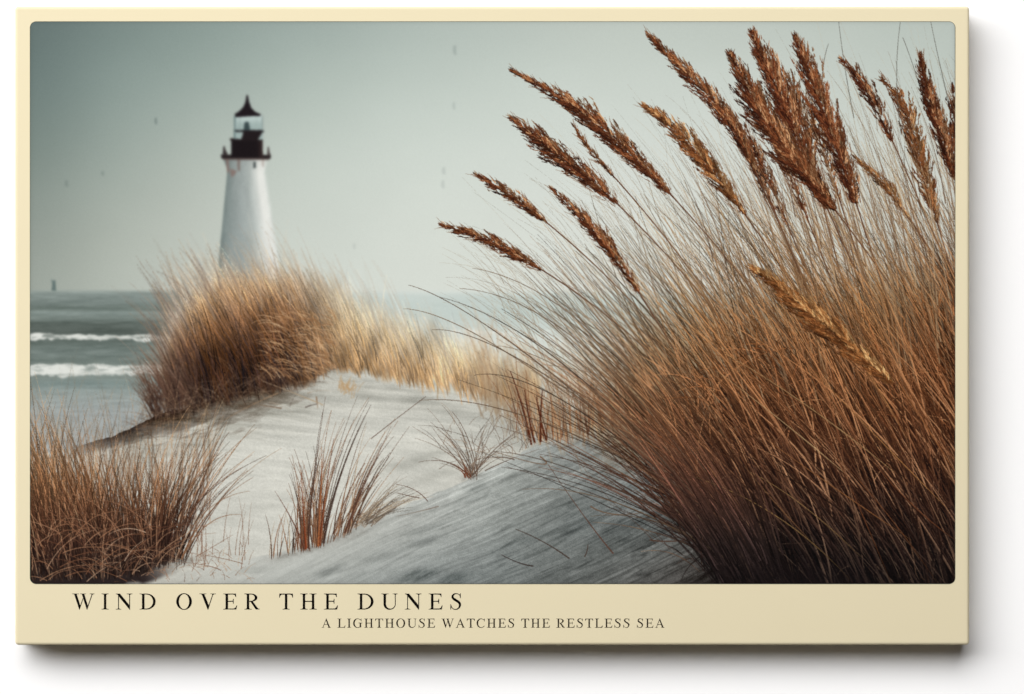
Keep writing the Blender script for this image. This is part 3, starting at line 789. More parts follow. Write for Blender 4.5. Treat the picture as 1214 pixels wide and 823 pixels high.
def seed_head(pts, hw, dens=1.0, dark=0.0, tan=0.0, ragged=.3, part=None, stalk=True, open_=0.0, awn=1.0):
    """pts run from the tip down to the foot"""
    q = plume_axis(pts); L = Layer(); n0 = len(q)
    tang = np.gradient(q, axis=0); tang /= np.linalg.norm(tang, axis=1, keepdims=True)
    length = np.linalg.norm(np.diff(q, axis=0), axis=1).sum()
    if stalk:
        e = q[-1]; d = tang[-1]
        far = e + d * 210 + np.array((34, 74)); mid = e + d * 105
        L.strokes([far], [mid], [q[-6]], 1.5, 1.5, lambda x, y, t, i, u: np.clip(ramp(t, [0, .4, 1], [(104, 74, 52), (120, 90, 64), (92, 58, 41)]) * (1 + .3 * u[:, None]), 0, 1).astype(f32), taper=.3)
    prof_t = [0, .06, .25, .5, .72, .9, 1.0]; prof = np.array([.12, .24, .58, 1.0, .98, .66, .34])
    seed = int(pts[0][0] * 7 + pts[0][1])
    # the axis itself
    L.strokes([q[-1]], [q[len(q) // 2]], [q[0]], 1.5, .8, lambda x, y, t_, i, u: col(86, 46, 28) * np.ones((len(x), 1), f32))
    nb = int(length * .62 * dens)
    for stage, (share, shade) in enumerate(((.95, .54), (1.05, .80), (.40, 1.12))):
        m = max(8, int(nb * share))
        t = rng.random(m) ** .95
        gap = vnoise(t * length / 13.0, np.full(m, 1.7), seed) + .5 * vnoise(t * length / 5.0, np.full(m, 4.7), seed + 5)
        t = t[gap > -.46 + .06 * dens]; m = len(t)
        idx = np.clip((t * (n0 - 1)).astype(int), 0, n0 - 1)
        w = np.interp(t, prof_t, prof) * hw * .66 * np.exp(np.clip(rng.normal(0, .14 + .30 * ragged, m), -.8, .5))
        side = rng.uniform(-1, 1, m); side = np.sign(side) * np.abs(side) ** .7
        T = -tang[idx]
        Nn = np.stack([-T[:, 1], T[:, 0]], -1)
        Nn *= np.where(Nn[:, 0:1] - Nn[:, 1:2] > 0, -1, 1)   # + = lower left side
        bl = np.minimum(np.clip(w * 2.6, 6, 44) * rng.uniform(.65, 1.2, m), t * length + 3)
        # each branch leaves the axis, swings out to its place in the outline and points at the tip
        b0 = q[idx] + Nn * (side * w * .12)[:, None]
        b1 = b0 + T * (bl * .45)[:, None] + Nn * (side * w * .75)[:, None]
        b2 = b0 + T * bl[:, None] + Nn * (side * w * (1.0 + open_))[:, None]
        if stage == 0:
            L.strokes(b0, b1, b2, .7, .4, lambda x, y, tt, i, uu: col(120, 76, 50) * np.ones((len(x), 1), f32))
        lit_b = np.clip(.46 - .34 * side + rng.normal(0, .22, m), 0, 1)
        k = np.maximum(3, (bl * .62).astype(int))
        j = np.repeat(np.arange(m), k); mm = len(j)
        tb = rng.uniform(.12, 1.0, mm)[:, None]
        pos = (1 - tb) ** 2 * b0[j] + 2 * tb * (1 - tb) * b1[j] + tb ** 2 * b2[j]
        D = 2 * (1 - tb) * (b1[j] - b0[j]) + 2 * tb * (b2[j] - b1[j]); D /= np.linalg.norm(D, axis=1, keepdims=True) + 1e-6
        fan = rng.normal(0, .20, mm)
        D = D * np.cos(fan)[:, None] + np.stack([-D[:, 1], D[:, 0]], -1) * np.sin(fan)[:, None]
        pos = pos + rng.normal(0, .4 + .025 * hw, (mm, 2))
        ln = rng.uniform(2.6, 7.0, mm) * (.72 + .02 * hw)
        p0 = pos - D * (ln * .5)[:, None]; p2 = pos + D * (ln * .5)[:, None]; p1 = pos + rng.normal(0, .4, (mm, 2))
        lit_s = np.clip(lit_b[j] + rng.normal(0, .20, mm), 0, 1)
        pal = ramp(lit_s, [0, .3, .6, .85, 1], [(56, 27, 18), (86, 44, 27), (118, 66, 39), (152, 100, 65), (194, 150, 110)])
        pal = pal * shade * (1 - .30 * dark)
        if tan:
            pal = pal * (1 - tan) + ramp(lit_s, [0, .5, 1], [(94, 54, 27), (162, 108, 60), (214, 170, 114)]) * min(1.12, shade) * tan
        pal = np.clip(pal, .05, .9).astype(f32)
        o = np.argsort(rng.random(m)[j] + .05 * rng.random(mm))
        L.strokes(p0[o], p1[o], p2[o], 1.3, .3, lambda x, y, tt, i, uu, pal=pal[o]: np.clip(pal[i] * (1 + .16 * uu[:, None]), 0, 1).astype(f32), taper=.3)
    # long bristles beyond the outline
    m = int(26 * awn * (length / 100))
    t = rng.random(m); idx = (t * (n0 - 1)).astype(int); T = -tang[idx]; Nn = np.stack([-T[:, 1], T[:, 0]], -1)
    sgn = rng.choice([-1, 1], m)
    pos = q[idx] + Nn * (sgn * np.interp(t, prof_t, prof) * hw * .7)[:, None]
    D = T + Nn * (sgn * rng.uniform(.08, .45, m))[:, None]
    ln = rng.uniform(5, 14, m)
    L.strokes(pos, pos + D * (ln * .5)[:, None], pos + D * ln[:, None] + rng.normal(0, .8, (m, 2)), .8, .3, lambda x, y, tt, i, u: col(116, 76, 52) * np.ones((len(x), 1), f32), fade=.3)
    before = IDS.copy()
    L.lay(part, blur=.12, thr=.5)
    # stray flecks stay ink of what lies behind: a head is one piece
    m = IDS == part
    ys, xs = np.nonzero(m)
    if len(ys) > 40:
        y0, y1, x0, x1 = ys.min(), ys.max() + 1, xs.min(), xs.max() + 1
        mm = np.pad(m[y0:y1, x0:x1], 1)
        lab = np.where(mm, np.arange(mm.size).reshape(mm.shape) + 1, 0)
        while True:
            n = lab.copy()
            for dy, dx in ((1, 0), (-1, 0), (0, 1), (0, -1)):
                n = np.maximum(n, np.roll(lab, (dy, dx), (0, 1)))
            n[~mm] = 0
            # jump along to the label of the label: joins long pieces quickly
            n = np.where(n > 0, np.maximum(n, n.ravel()[np.maximum(n - 1, 0)]), 0)
            if (n == lab).all():
                break
            lab = n
        ids, cnt = np.unique(lab[lab > 0], return_counts=True)
        drop = (mm & (lab != ids[cnt.argmax()]))[1:-1, 1:-1]
        sub = IDS[y0:y1, x0:x1]
        sub[drop] = before[y0:y1, x0:x1][drop]


def paint_hairs(n, opacity, seed_part=None):
    """hair-thin grass tips between the heads"""
    L = Layer()
    tx = rng.uniform(520, 1150, n)
    ty = np.interp(tx, [520, 600, 700, 800, 900, 1000, 1150], [270, 210, 150, 95, 70, 50, 40]) + rng.random(n) ** .8 * np.interp(tx, [520, 700, 1150], [90, 190, 220])
    lean = np.interp(tx, [520, 700, 900, 1150], [1.05, .75, .50, .22]) + rng.normal(0, .13, n)
    ln = rng.uniform(90, 260, n)
    P2 = np.stack([tx, ty], -1)
    P0 = P2 + ln[:, None] * np.stack([np.sin(lean * .72), np.cos(lean * .72)], -1)
    P1 = P2 + (ln * .5)[:, None] * np.stack([np.sin(lean * 1.12), np.cos(lean * 1.12)], -1)
    pal = ramp(rng.random(n), [0, .5, 1], [(96, 84, 72), (136, 118, 96), (176, 152, 120)])
    L.strokes(P0, P1, P2, .75, .32, lambda x, y, t, i, u: pal[i], fade=.5)
    L.lay(seed_part, opacity=opacity)


def paint_stems():
    """straws standing up among the heads on the right"""
    n = 230
    L = Layer()
    tx = rng.uniform(780, 1150, n)
    ty = np.interp(tx, [780, 880, 1000, 1150], [170, 90, 60, 30]) + rng.random(n) ** .8 * 200
    lean = np.interp(tx, [780, 950, 1150], [.58, .42, .20]) + rng.normal(0, .10, n)
    ln = rng.uniform(110, 260, n)
    P2 = np.stack([tx, ty], -1)
    P0 = P2 + ln[:, None] * np.stack([np.sin(lean * .8), np.cos(lean * .8)], -1)
    P1 = P2 + (ln * .5)[:, None] * np.stack([np.sin(lean * 1.2), np.cos(lean * 1.2)], -1)
    pal = ramp(rng.random(n), [0, .4, .8, 1], [(84, 60, 44), (122, 92, 66), (166, 132, 96), (198, 170, 134)])
    L.strokes(P0, P1, P2, np.clip(rng.lognormal(.05, .3, n), .7, 1.8), .3, lambda x, y, t, i, u: pal[i], fade=.35)
    P0 = [(1012, 140), (1068, 160), (1098, 130), (1124, 120), (975, 120)]; P1 = [(1000, 80), (1058, 90), (1084, 80), (1112, 70), (972, 80)]; P2 = [(994, 26), (1067, 27), (1070, 45), (1103, 26), (982, 52)]
    L.strokes(P0, P1, P2, 1.0, .6, lambda x, y, t, i, u: col(92, 88, 80) * np.ones((len(x), 1), f32))
    L.lay(KINDS.index('tall_reed_clump'), opacity=.8, thr=.5)


HEADS = [
    # tip -> foot, half width, then character
    (((680, 150), (692, 168), (705, 185), (728, 210)), 4.5, dict(dens=.7, dark=.1, tan=.25, ragged=.4)),
    (((920, 75), (934, 96), (946, 120), (958, 160), (966, 200)), 13, dict(dens=.42, open_=.15, ragged=.5, tan=.2)),
    (((862, 128), (880, 160), (900, 205), (918, 250)), 11, dict(dens=.5, dark=.1, ragged=.5)),
    (((908, 140), (922, 175), (940, 215), (958, 262)), 9, dict(dens=.45, dark=.2, ragged=.5)),
    (((955, 118), (966, 150), (982, 195), (996, 240)), 8, dict(dens=.45, dark=.1, ragged=.5, tan=.2)),
    (((884, 150), (900, 185), (916, 225), (934, 268)), 8, dict(dens=.45, dark=.1, ragged=.5)),
    (((1012, 186), (1034, 205), (1056, 226), (1080, 262)), 8, dict(dens=.6, tan=.75, ragged=.3)),
    (((1046, 94), (1064, 112), (1078, 140), (1092, 195), (1112, 268)), 15, dict(dens=.75, tan=.45, ragged=.35, open_=.12)),
    (((1129, 104), (1131, 140), (1134, 185)), 9, dict(dens=.8, dark=.5, stalk=False)),
    (((1126, 150), (1129, 180), (1134, 220)), 7, dict(dens=.5, dark=.1, stalk=False)),
    (((768, 42), (790, 62), (815, 88), (850, 124), (878, 165), (896, 205)), 13, dict(dens=1.05, tan=.12)),
    (((763, 126), (785, 140), (815, 168), (845, 203), (884, 256)), 15.5, dict(dens=1.0, tan=.6, ragged=.2)),
    (((893, 39), (900, 60), (918, 96), (940, 150), (962, 205), (982, 250)), 21, dict(dens=1.05, ragged=.42)),
    (((866, 64), (882, 96), (905, 140), (935, 185), (965, 218), (992, 252)), 22, dict(dens=1.05, ragged=.40, dark=.10, tan=.08)),
    (((942, 42), (954, 72), (970, 115), (988, 165), (1004, 205), (1016, 245)), 20, dict(dens=.95, ragged=.42, dark=.06)),
    (((996, 70), (1012, 84), (1026, 106), (1042, 132), (1058, 168)), 11, dict(dens=.85, dark=.15, ragged=.5)),
    (((1091, 66), (1094, 90), (1103, 122), (1116, 160), (1132, 214)), 14, dict(dens=1.05, dark=.32, ragged=.4)),
    (((609, 86), (640, 102), (672, 120), (705, 144), (742, 178), (770, 205), (798, 234)), 14, dict(dens=1.0, tan=.10)),
    (((606, 140), (632, 160), (664, 186), (700, 212), (734, 244)), 16, dict(dens=.95, ragged=.45, tan=.08)),
    (((565, 207), (588, 220), (615, 238), (648, 264)), 9.5, dict(dens=1.0, dark=.1, ragged=.4, tan=.1)),
    (((524, 267), (552, 275), (585, 287), (612, 302), (644, 321)), 9.5, dict(dens=1.05, dark=.12, ragged=.35, tan=.1)),
    (((655, 225), (674, 243), (698, 266), (724, 297), (740, 320), (758, 348)), 10.5, dict(dens=1.0, ragged=.35, tan=.12)),
]


def paint_front():
    # pale arching straws over the bank
    part = KINDS.index('tall_reed_clump')
    n = 380
    L = Layer()
    s = rng.random(n)
    rx = 890 + s * 380; ry = rng.uniform(520, 740, n)
    b = blade_set(n, np.stack([rx, ry], -1), np.interp(s, [0, 1], [-.62, -.44]), .16, rng.uniform(90, 330, n), .22)
    br = straw_light(n, .10, .3)
    def cf(x, y, t, i, u):
        return np.clip(lit(big_field(x, y - 30), br[i]) * (1 + .2 * u[:, None]) + .01, .06, .95).astype(f32)
    L.strokes(*b, np.clip(1.7 * rng.lognormal(0, .3, n), .9, 3), .4, cf, fade=.1, taper=.12)
    # pale highlights, short
    n = 420
    s = rng.random(n)
    rx = rng.uniform(760, 1150, n); ry = rng.uniform(330, 660, n)
    ry = np.maximum(ry, np.interp(rx, [760, 850, 950, 1150], [470, 400, 350, 330]))
    b = blade_set(n, np.stack([rx, ry], -1), np.interp(rx, [760, 1150], [-.62, -.36]), .14, rng.uniform(8, 46, n), .12)
    k = rng.random(n)
    L.strokes(*b, 1.0, .4, lambda x, y, t, i, u: np.clip(lit(big_field(x, y), 1.25 + .6 * k[i]) + col(8, 8, 8), 0, .85).astype(f32), fade=.2, taper=.4)
    # long bent straws, seen one by one
    P0 = [(1010, 690), (1080, 640), (1120, 600), (1060, 560), (960, 640), (1132, 560), (1110, 690), (1020, 660), (1060, 700), (1000, 560), (1075, 520), (1132, 640)]
    P1 = [(930, 600), (960, 560), (1040, 520), (950, 470), (900, 580), (1070, 460), (1050, 600), (950, 590), (1010, 580), (930, 500), (1030, 440), (1060, 590)]
    P2 = [(822, 565), (880, 500), (965, 440), (860, 420), (826, 480), (1010, 370), (990, 540), (890, 560), (960, 470), (850, 440), (970, 350), (1000, 500)]
    cc = np.array([col(150, 116, 72), col(140, 92, 56), col(168, 118, 70), col(176, 140, 96), col(120, 84, 56), col(150, 96, 56), col(120, 74, 46), col(140, 108, 70), col(110, 66, 42), col(190, 156, 112), col(170, 120, 74), col(112, 66, 42)])
    L.strokes(P0, P1, P2, 1.7, .5, lambda x, y, t, i, u: np.clip(cc[i] * .9 * (1 - .5 * smooth(600, 690, y)[:, None]) * (1 + .25 * u[:, None]), 0, 1).astype(f32), fade=.1, taper=.35)
    L.lay(part, thr=.42)
    # fringe of dark stems against the sand near the root
    L = Layer()
    n = 170
    rx = rng.uniform(850, 930, n); ry = rng.uniform(655, 700, n)
    b = blade_set(n, np.stack([rx, ry], -1), np.interp(rx, [850, 930], [-.60, -.42]), .10, rng.uniform(60, 230, n), .12)
    kk = rng.lognormal(0, .35, n)
    L.strokes(*b, 1.5, .4, lambda x, y, t, i, u: np.clip(ramp(y, [480, 580, 640, 690], [(110, 74, 52), (66, 44, 36), (38, 29, 27), (26, 21, 21)]) * kk[i][:, None], .05, .8).astype(f32), fade=.2)
    L.lay(part, thr=.42)
    # black foot
    a = smooth(60, 0, np.hypot((GX - 955) * .42, (GY - 705) * 1.1)) * (1 + .5 * fbm(GX / 5, GY / 26, 141))
    over(np.zeros((GH, GW, 3), f32) + col(25, 20, 21), np.clip(a * .8, 0, 1).astype(f32), part, .6)
    seed_head(((891, 318), (912, 330), (940, 354), (975, 384), (1010, 414), (1060, 456)), 19, dens=1.15, tan=.82, ragged=.25, part=kind('orange_seed_head'), stalk=False, awn=.3)


def paint_picture():
    global CAN
    paint_sky_and_sea()
    paint_lighthouse()
    paint_dunes()
    paint_back_grass()
    paint_mid_grass()
    paint_left_tuft()
    paint_small_tufts()
    paint_hairs(210, .6)
    paint_reed_bank()
    for pts, hw, kw in HEADS[:10]:
        seed_head(pts, hw, part=kind('seed_head'), **kw)
    paint_hairs(110, .6)
    paint_stems()
    for pts, hw, kw in HEADS[10:]:
        seed_head(pts, hw, part=kind('seed_head'), **kw)
    paint_front()
    # dark corners and fine ink grain
    e = np.minimum(np.minimum(GX - X0, X1 - GX), np.minimum(GY - Y0, Y1 - GY))
    CAN = CAN * (1 - .10 * np.exp(-e / 2.0))[..., None]
    g = gblur(rng.standard_normal((GH, GW)).astype(f32), .55)
    CAN = np.clip(CAN + (g * .012 * (.45 + .55 * smooth(380, 520, GY)))[..., None], 0, 1)
# --- PAINT END

paint_picture()

# ---------------------------------------------------------------- materials


def lin(c):
    c = np.asarray(c, float)
    return np.where(c <= 0.04045, c / 12.92, ((c + 0.055) / 1.055) ** 2.4)


def material(name, rgb=None, rough=0.85, attr=None, bump=0.0, mottled=0.0, scale=900.0):
    m = bpy.data.materials.new(name); m.use_nodes = True
    nt = m.node_tree; b = nt.nodes['Principled BSDF']
    b.inputs['Roughness'].default_value = rough
    b.inputs['Specular IOR Level'].default_value = 0.0
    if attr:
        n = nt.nodes.new('ShaderNodeAttribute'); n.attribute_name = attr
        nt.links.new(n.outputs['Color'], b.inputs['Base Color'])
    else:
        c = lin(np.array(rgb) / 255.0) / LIGHT
        b.inputs['Base Color'].default_value = (*c, 1)
        if mottled:
            tc = nt.nodes.new('ShaderNodeTexCoord')
            nz = nt.nodes.new('ShaderNodeTexNoise'); nz.inputs['Scale'].default_value = 7.0; nz.inputs['Detail'].default_value = 8.0
            rp = nt.nodes.new('ShaderNodeMix'); rp.data_type = 'RGBA'
            rp.inputs['A'].default_value = (*(c * (1 - mottled)), 1); rp.inputs['B'].default_value = (*np.minimum(c * (1 + mottled), 1), 1)
            nt.links.new(tc.outputs['Object'], nz.inputs['Vector'])
            nt.links.new(nz.outputs['Fac'], rp.inputs['Factor'])
            nt.links.new(rp.outputs['Result'], b.inputs['Base Color'])
    if bump:
        tc = nt.nodes.new('ShaderNodeTexCoord')
        nz = nt.nodes.new('ShaderNodeTexNoise'); nz.inputs['Scale'].default_value = scale; nz.inputs['Detail'].default_value = 3.0
        bp = nt.nodes.new('ShaderNodeBump'); bp.inputs['Strength'].default_value = bump; bp.inputs['Distance'].default_value = 0.0006
        nt.links.new(tc.outputs['Object'], nz.inputs['Vector'])
        nt.links.new(nz.outputs['Fac'], bp.inputs['Height'])
        nt.links.new(bp.outputs['Normal'], b.inputs['Normal'])
    return m


MAT_WALL = material('white_plaster', (265, 265, 266), 0.9, bump=0.12, scale=260.0)
MAT_CREAM = material('cream_canvas', (240, 228, 194), 0.85, bump=0.10, mottled=0.018, scale=700.0)
MAT_INK = material('picture_ink', attr='ink')
MAT_RIM = material('dark_ink_rim', (96, 100, 88))
MAT_TITLE = material('black_lettering', (18, 16, 13))
MAT_SUB = material('brown_black_lettering', (46, 39, 28))

# ---------------------------------------------------------------- structure: the wall


def mesh_object(name, bm, mat, parent=None):
    me = bpy.data.meshes.new(name); bm.to_mesh(me); bm.free()
    me.materials.append(mat)
    o = bpy.data.objects.new(name, me); C.objects.link(o)
    if parent:
        o.parent = parent
    return o


def box(bm, x0, y0, x1, y1, d0, d1):
    v = [bm.verts.new(P(x, y, d)) for d in (d0, d1) for x, y in ((x0, y1), (x1, y1), (x1, y0), (x0, y0))]
    for f in ((3, 2, 1, 0), (4, 5, 6, 7), (0, 1, 5, 4), (1, 2, 6, 5), (2, 3, 7, 6), (3, 0, 4, 7)):
        bm.faces.new([v[i] for i in f])


bm = bmesh.new()
box(bm, -3400, -2600, 4600, 2900, -0.12, 0.0)
wall = mesh_object('wall', bm, MAT_WALL)
wall['kind'] = 'structure'
wall['label'] = 'plain white plaster wall behind the hanging canvas print'
wall['category'] = 'wall'

# ---------------------------------------------------------------- the canvas print
root = bpy.data.objects.new('canvas_print', None); C.objects.link(root)
root['label'] = 'cream bordered canvas print of a lighthouse behind windswept dune grass, hung on the white wall'
root['category'] = 'canvas print'

bm = bmesh.new()
box(bm, 17.5, 7.5, 1149.5, 765.0, 0.0015, DEPTH)
edges = [e for e in bm.edges if all(abs(v.co.y + DEPTH) < 1e-6 for v in e.verts)]
corner = [e for e in bm.edges if abs(e.verts[0].co.y - e.verts[1].co.y) > 0.01]
bmesh.ops.bevel(bm, geom=edges + corner, offset=0.0042, segments=5, profile=0.55, affect='EDGES')
body = mesh_object('stretched_canvas', bm, MAT_CREAM, root)
for f in body.data.polygons:
    f.use_smooth = True
body.data.set_sharp_from_angle(angle=math.radians(40))

PART_LABELS = {
    'lighthouse': 'white tapering lighthouse with a black lantern and gallery',
    'sea': 'grey green sea with two lines of white surf',
    'hazy_grass_clump': 'soft brown to tan grass on the crest in front of the lighthouse',
    'russet_grass_clump': 'dark russet grass tuft in the lower left corner',
    'slender_grass_clump': 'small upright tuft of thin blades on the pale sand',
    'wiry_grass_clump': 'sparse wiry tuft where the two dunes meet',
    'tall_reed_clump': 'large rust and straw coloured reed bank filling the right side',
    'orange_seed_head': 'golden orange seed head lying across the reed bank',
    'windswept_dune': 'grey wind streaked sand slope in front',
    'sand_dune': 'pale sand dune behind the grass tufts',
}
R = 7.0                                          # rounded corners of the picture


def round_corners(x, y, grow=0.0):
    x = np.clip(x, X0 - grow, X1 + grow); y = np.clip(y, Y0 - grow, Y1 + grow)
    r = R + grow
    cx = np.clip(x, X0 - grow + r, X1 + grow - r); cy = np.clip(y, Y0 - grow + r, Y1 + grow - r)
    dx, dy = x - cx, y - cy
    d = np.hypot(dx, dy)
    k = np.where(d > r, r / np.maximum(d, 1e-9), 1.0)
    return cx + dx * k, cy + dy * k


# the sheet the picture is printed on: its edge shows as a thin dark rim
bm = bmesh.new()
pts = []
for cx, cy, a0 in ((X1, Y0, 0), (X0, Y0, 90), (X0, Y1, 180), (X1, Y1, 270)):
    for k in range(9):
        a = math.radians(a0 + k * 11.25)
        g = 0.6
        sx = 1 if cx == X1 else -1; sy = -1 if cy == Y0 else 1
        pts.append((cx - sx * R + (R + g) * math.cos(a), cy - sy * R - (R + g) * math.sin(a)))
lo = [bm.verts.new(P(x, y, DEPTH + 0.00002)) for x, y in pts]
hi = [bm.verts.new(P(x, y, DEPTH + 0.00022)) for x, y in pts]
bm.faces.new(hi)
for k in range(len(pts)):
    j = (k + 1) % len(pts)
    bm.faces.new((lo[k], lo[j], hi[j], hi[k]))
bmesh.ops.recalc_face_normals(bm, faces=bm.faces)
sheet = mesh_object('printed_picture', bm, MAT_RIM, root)

# the inked areas: one mesh per thing shown in the print, meeting edge to edge
gx = X0 + (np.arange(GW)) * (X1 - X0) / (GW - 1)
gy = Y0 + (np.arange(GH)) * (Y1 - Y0) / (GH - 1)
VX, VY = np.meshgrid(gx, gy)
VX, VY = round_corners(VX.ravel(), VY.ravel())
CO = np.stack([(VX - CX) * PX, np.full(VX.shape, -(DEPTH + 0.00045)), (CY - VY) * PX + 1.5], -1).astype(f32)
INK = np.ones((GW * GH, 4), f32)
INK[:, :3] = (lin(np.clip(CAN, 0, 1)) / LIGHT).reshape(-1, 3)
q = (np.arange(GH - 1)[:, None] * GW + np.arange(GW - 1)[None, :]).ravel()
FID = IDS[:-1, :-1].ravel()
for part, name in enumerate(KINDS):
    f = q[FID == part]
    if len(f) < 6:
        continue
    quads = np.stack([f, f + GW, f + GW + 1, f + 1], -1)      # faces the room
    used, inv = np.unique(quads.ravel(), return_inverse=True)
    me = bpy.data.meshes.new(name)
    me.vertices.add(len(used)); me.vertices.foreach_set('co', CO[used].ravel())
    me.loops.add(quads.size); me.loops.foreach_set('vertex_index', inv.astype(np.int32).ravel())
    me.polygons.add(len(quads)); me.polygons.foreach_set('loop_start', np.arange(0, quads.size, 4, dtype=np.int32))
    at = me.attributes.new('ink', 'FLOAT_COLOR', 'POINT'); at.data.foreach_set('color', INK[used].ravel())
    me.update(calc_edges=True)
    me.materials.append(MAT_INK)
    o = bpy.data.objects.new(name, me); C.objects.link(o); o.parent = sheet
    if name in PART_LABELS:
        o['label'] = PART_LABELS[name]

# ---------------------------------------------------------------- lettering: a roman face drawn stroke by stroke (1000 units to the em)


def ell(cx, cy, rx, ry, a0, a1, n=28, pw=1.0):
    out = []
    for k in range(n + 1):
        a = math.radians(a0 + (a1 - a0) * k / n)
        c, s_ = math.cos(a), math.sin(a)
        out.append((cx + rx * math.copysign(abs(c) ** pw, c), cy + ry * math.copysign(abs(s_) ** pw, s_)))
    return out


def ring(outer, inner):
    return [[outer[k], outer[k + 1], inner[k + 1], inner[k]] for k in range(len(outer) - 1)]


def rect(x0, y0, x1, y1):
    return [[(x0, y0), (x1, y0), (x1, y1), (x0, y1)]]


def stem(x0, x1, y0=0, y1=662, foot=None, head=None):
    """upright with bracketed serifs; foot / head give the serif's left and right ends"""
    out = rect(x0, y0 + (19 if foot else 0), x1, y1 - (19 if head else 0))
    for s_, (y, sg) in ((foot, (y0, 1)), (head, (y1, -1))):
        if s_:
            a, b = s_
            out.append([(a, y), (b, y), (b, y + sg * 19), (max(x1, b - 62) if b - x1 > 30 else x1, y + sg * 24), (x1, y + sg * 54), (x0, y + sg * 54),
                        (min(x0, a + 62) if x0 - a > 30 else x0, y + sg * 24), (a, y + sg * 19)])
    return out


def slab(a, b, y, sg):
    return [[(a, y), (b, y), (b, y + sg * 19), (a, y + sg * 19)]]


def ribbon(pts, th):
    p = np.asarray(pts, float); n = len(p)
    t = np.linspace(0, n - 1, n * 6)
    i = np.clip(np.floor(t).astype(int), 0, n - 2); fr = (t - i)[:, None]
    g = lambda k: p[np.clip(k, 0, n - 1)]
    a, b, c, d = g(i - 1), g(i), g(i + 1), g(i + 2)
    q_ = .5 * (2 * b + (c - a) * fr + (2 * a - 5 * b + 4 * c - d) * fr ** 2 + (3 * b - 3 * c + d - a) * fr ** 3)
    tg = np.gradient(q_, axis=0); tg /= np.linalg.norm(tg, axis=1, keepdims=True)
    nn = np.stack([-tg[:, 1], tg[:, 0]], -1) * (np.interp(t, np.arange(n), th) / 2)[:, None]
    return ring([tuple(v) for v in q_ + nn], [tuple(v) for v in q_ - nn])


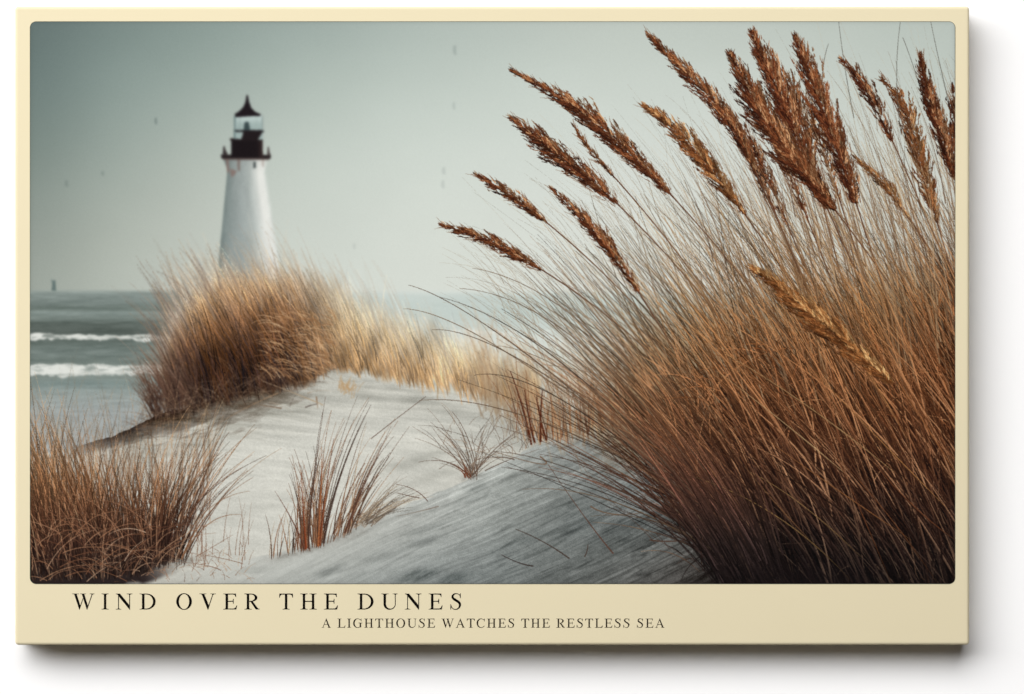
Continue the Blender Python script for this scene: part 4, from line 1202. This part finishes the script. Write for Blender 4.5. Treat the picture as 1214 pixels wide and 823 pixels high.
ARM_TOP = [(215, 662), (546, 662), (551, 519), (526, 519), (508, 585), (475, 614), (400, 624), (215, 624)]
ARM_LOW = [(215, 0), (562, 0), (597, 169), (571, 169), (530, 82), (480, 46), (400, 38), (215, 38)]
GLYPH = {
    'I': (333, stem(117, 217, foot=(18, 315), head=(18, 315))),
    'H': (722, stem(120, 220, foot=(19, 322), head=(19, 322)) + stem(502, 602, foot=(400, 703), head=(400, 703)) + rect(219, 318, 503, 358)),
    'T': (611, stem(255, 357, y1=640, foot=(160, 452)) + rect(150, 622, 462, 662)
          + [[(17, 492), (42, 492), (62, 570), (100, 612), (151, 622), (151, 662), (23, 662)], [(595, 492), (589, 662), (461, 662), (461, 622), (512, 612), (550, 570), (570, 492)]]),
    'E': (611, stem(113, 216, foot=(12, 216), head=(12, 216)) + [ARM_TOP, ARM_LOW] + rect(215, 322, 400, 360) + [[(399, 322), (418, 305), (428, 238), (452, 238), (452, 446), (428, 446), (418, 378), (399, 360)]]),
    'L': (611, stem(113, 216, foot=(12, 216), head=(12, 320)) + [ARM_LOW]),
    'D': (722, stem(116, 219, foot=(16, 219), head=(16, 219)) + rect(218, 624, 301, 662) + rect(218, 0, 301, 38) + ring(ell(300, 331, 385, 331, -90, 90), ell(295, 331, 280, 293, -90, 90))),
    'O': (722, ring(ell(361, 331, 327, 345, 0, 360, 48), ell(361, 331, 214, 315, 0, 360, 48))),
    'C': (667, ring(ell(345, 331, 317, 345, 52, 318, 36), ell(372, 331, 232, 306, 52, 318, 36)) + [[(620, 455), (596, 455), (560, 560), (520, 590), (538, 606), (585, 622), (594, 676), (612, 676)]]
          + [[(575, 98), (545, 128), (600, 150), (620, 130)]]),
    'G': (722, ring(ell(350, 331, 318, 345, 50, 318, 36), ell(372, 331, 228, 308, 50, 318, 36)) + stem(516, 616, 70, 362, head=(407, 709)) + [[(516, 71), (616, 71), (616, 46), (560, 15), (516, 20)]]
          + [[(642, 460), (618, 460), (580, 560), (545, 592), (560, 606), (605, 622), (616, 676), (634, 676)]]),
    'U': (722, stem(112, 214, 225, 662, head=(14, 322)) + stem(588, 620, 225, 662, head=(493, 705)) + ring(ell(366, 226, 254, 240, 180, 360), ell(401, 226, 187, 190, 180, 360))),
    'N': (722, stem(110, 142, 0, 600, foot=(12, 241)) + stem(573, 605, 100, 662, head=(470, 707)) + [[(12, 662), (185, 662), (606, 150), (606, -11), (588, -11), (112, 570), (80, 625), (12, 643)]]),
    'V': (722, [[(98, 655), (212, 655), (408, 160), (374, -11), (356, -11)], [(562, 655), (596, 655), (380, -11), (360, 40)]] + slab(16, 303, 662, -1) + slab(468, 697, 662, -1)
          + [[(62, 644), (98, 630), (110, 600), (210, 620), (225, 644)], [(530, 644), (566, 610), (590, 615), (640, 644)]]),
    'A': (722, [[(338, 674), (368, 674), (640, 18), (527, 18), (322, 560)], [(92, 18), (132, 18), (356, 590), (340, 640)], [(188, 214), (474, 214), (462, 252), (204, 252)]] + slab(15, 213, 0, 1) + slab(451, 706, 0, 1)
          + [[(60, 18), (100, 40), (132, 44), (170, 18)], [(490, 18), (520, 44), (630, 48), (672, 18)]]),
    'W': (944, [[(84, 655), (192, 655), (352, 150), (318, -11), (302, -11)], [(318, -11), (302, 40), (448, 470), (468, 440)], [(402, 655), (510, 655), (664, 150), (632, -11), (616, -11)], [(830, 655), (864, 655), (634, -11), (618, 40)]]
          + slab(5, 285, 662, -1) + slab(345, 590, 662, -1) + slab(738, 932, 662, -1) + [[(48, 644), (84, 630), (192, 625), (215, 644)], [(790, 644), (832, 615), (856, 615), (895, 644)]]),
    'R': (667, stem(118, 220, foot=(17, 322), head=(17, 220)) + rect(219, 626, 301, 662) + rect(219, 324, 301, 358) + ring(ell(300, 493, 259, 169, -90, 90), ell(290, 493, 160, 134, -90, 90))
          + [[(262, 340), (368, 340), (585, 45), (659, 19), (659, 0), (492, 0)]]),
    'S': (556, ribbon([(462, 500), (440, 580), (380, 640), (285, 658), (180, 625), (134, 540), (170, 455), (285, 375), (395, 300), (442, 205), (415, 95), (340, 25), (250, 3), (160, 28), (95, 100), (66, 190)],
                      [18, 24, 32, 36, 62, 92, 98, 106, 104, 98, 70, 44, 34, 34, 26, 18]) + [[(448, 470), (470, 470), (478, 676), (458, 676), (446, 640), (420, 625)], [(42, 215), (64, 215), (80, 60), (62, -14), (45, -14)]]),
}


def lettering(name, text, x_first, x_last, base, cap, mat):
    size = cap / 662.0
    adv = [250 if c_ == ' ' else GLYPH[c_][0] for c_ in text]
    track = ((x_last - x_first) / size - sum(adv)) / (len(text) - 1)
    bm = bmesh.new()
    x = x_first / size
    n = 0
    for c_, a in zip(text + ' ', adv + [0]):
        if c_ == ' ':                                        # a word is done
            bmesh.ops.triangulate(bm, faces=bm.faces)
            mesh_object(name, bm, mat, root)
            bm = bmesh.new()
        else:
            for poly in GLYPH[c_][1]:
                d = DEPTH + 0.00015 + 0.00001 * (n % 9); n += 1
                vs = [bm.verts.new(P((x + px) * size, base - py * size, d)) for px, py in poly]
                try:
                    fc = bm.faces.new(vs)
                except ValueError:
                    continue
                fc.normal_update()
                if fc.normal.y > 0:
                    fc.normal_flip()
        x += a + track
    bm.free()


lettering('title_word', 'WIND OVER THE DUNES', 85.4, 548.5, 722.6, 18.8, MAT_TITLE)
lettering('subtitle_word', 'A LIGHTHOUSE WATCHES THE RESTLESS SEA', 381.0, 788.0, 744.2, 10.7, MAT_SUB)
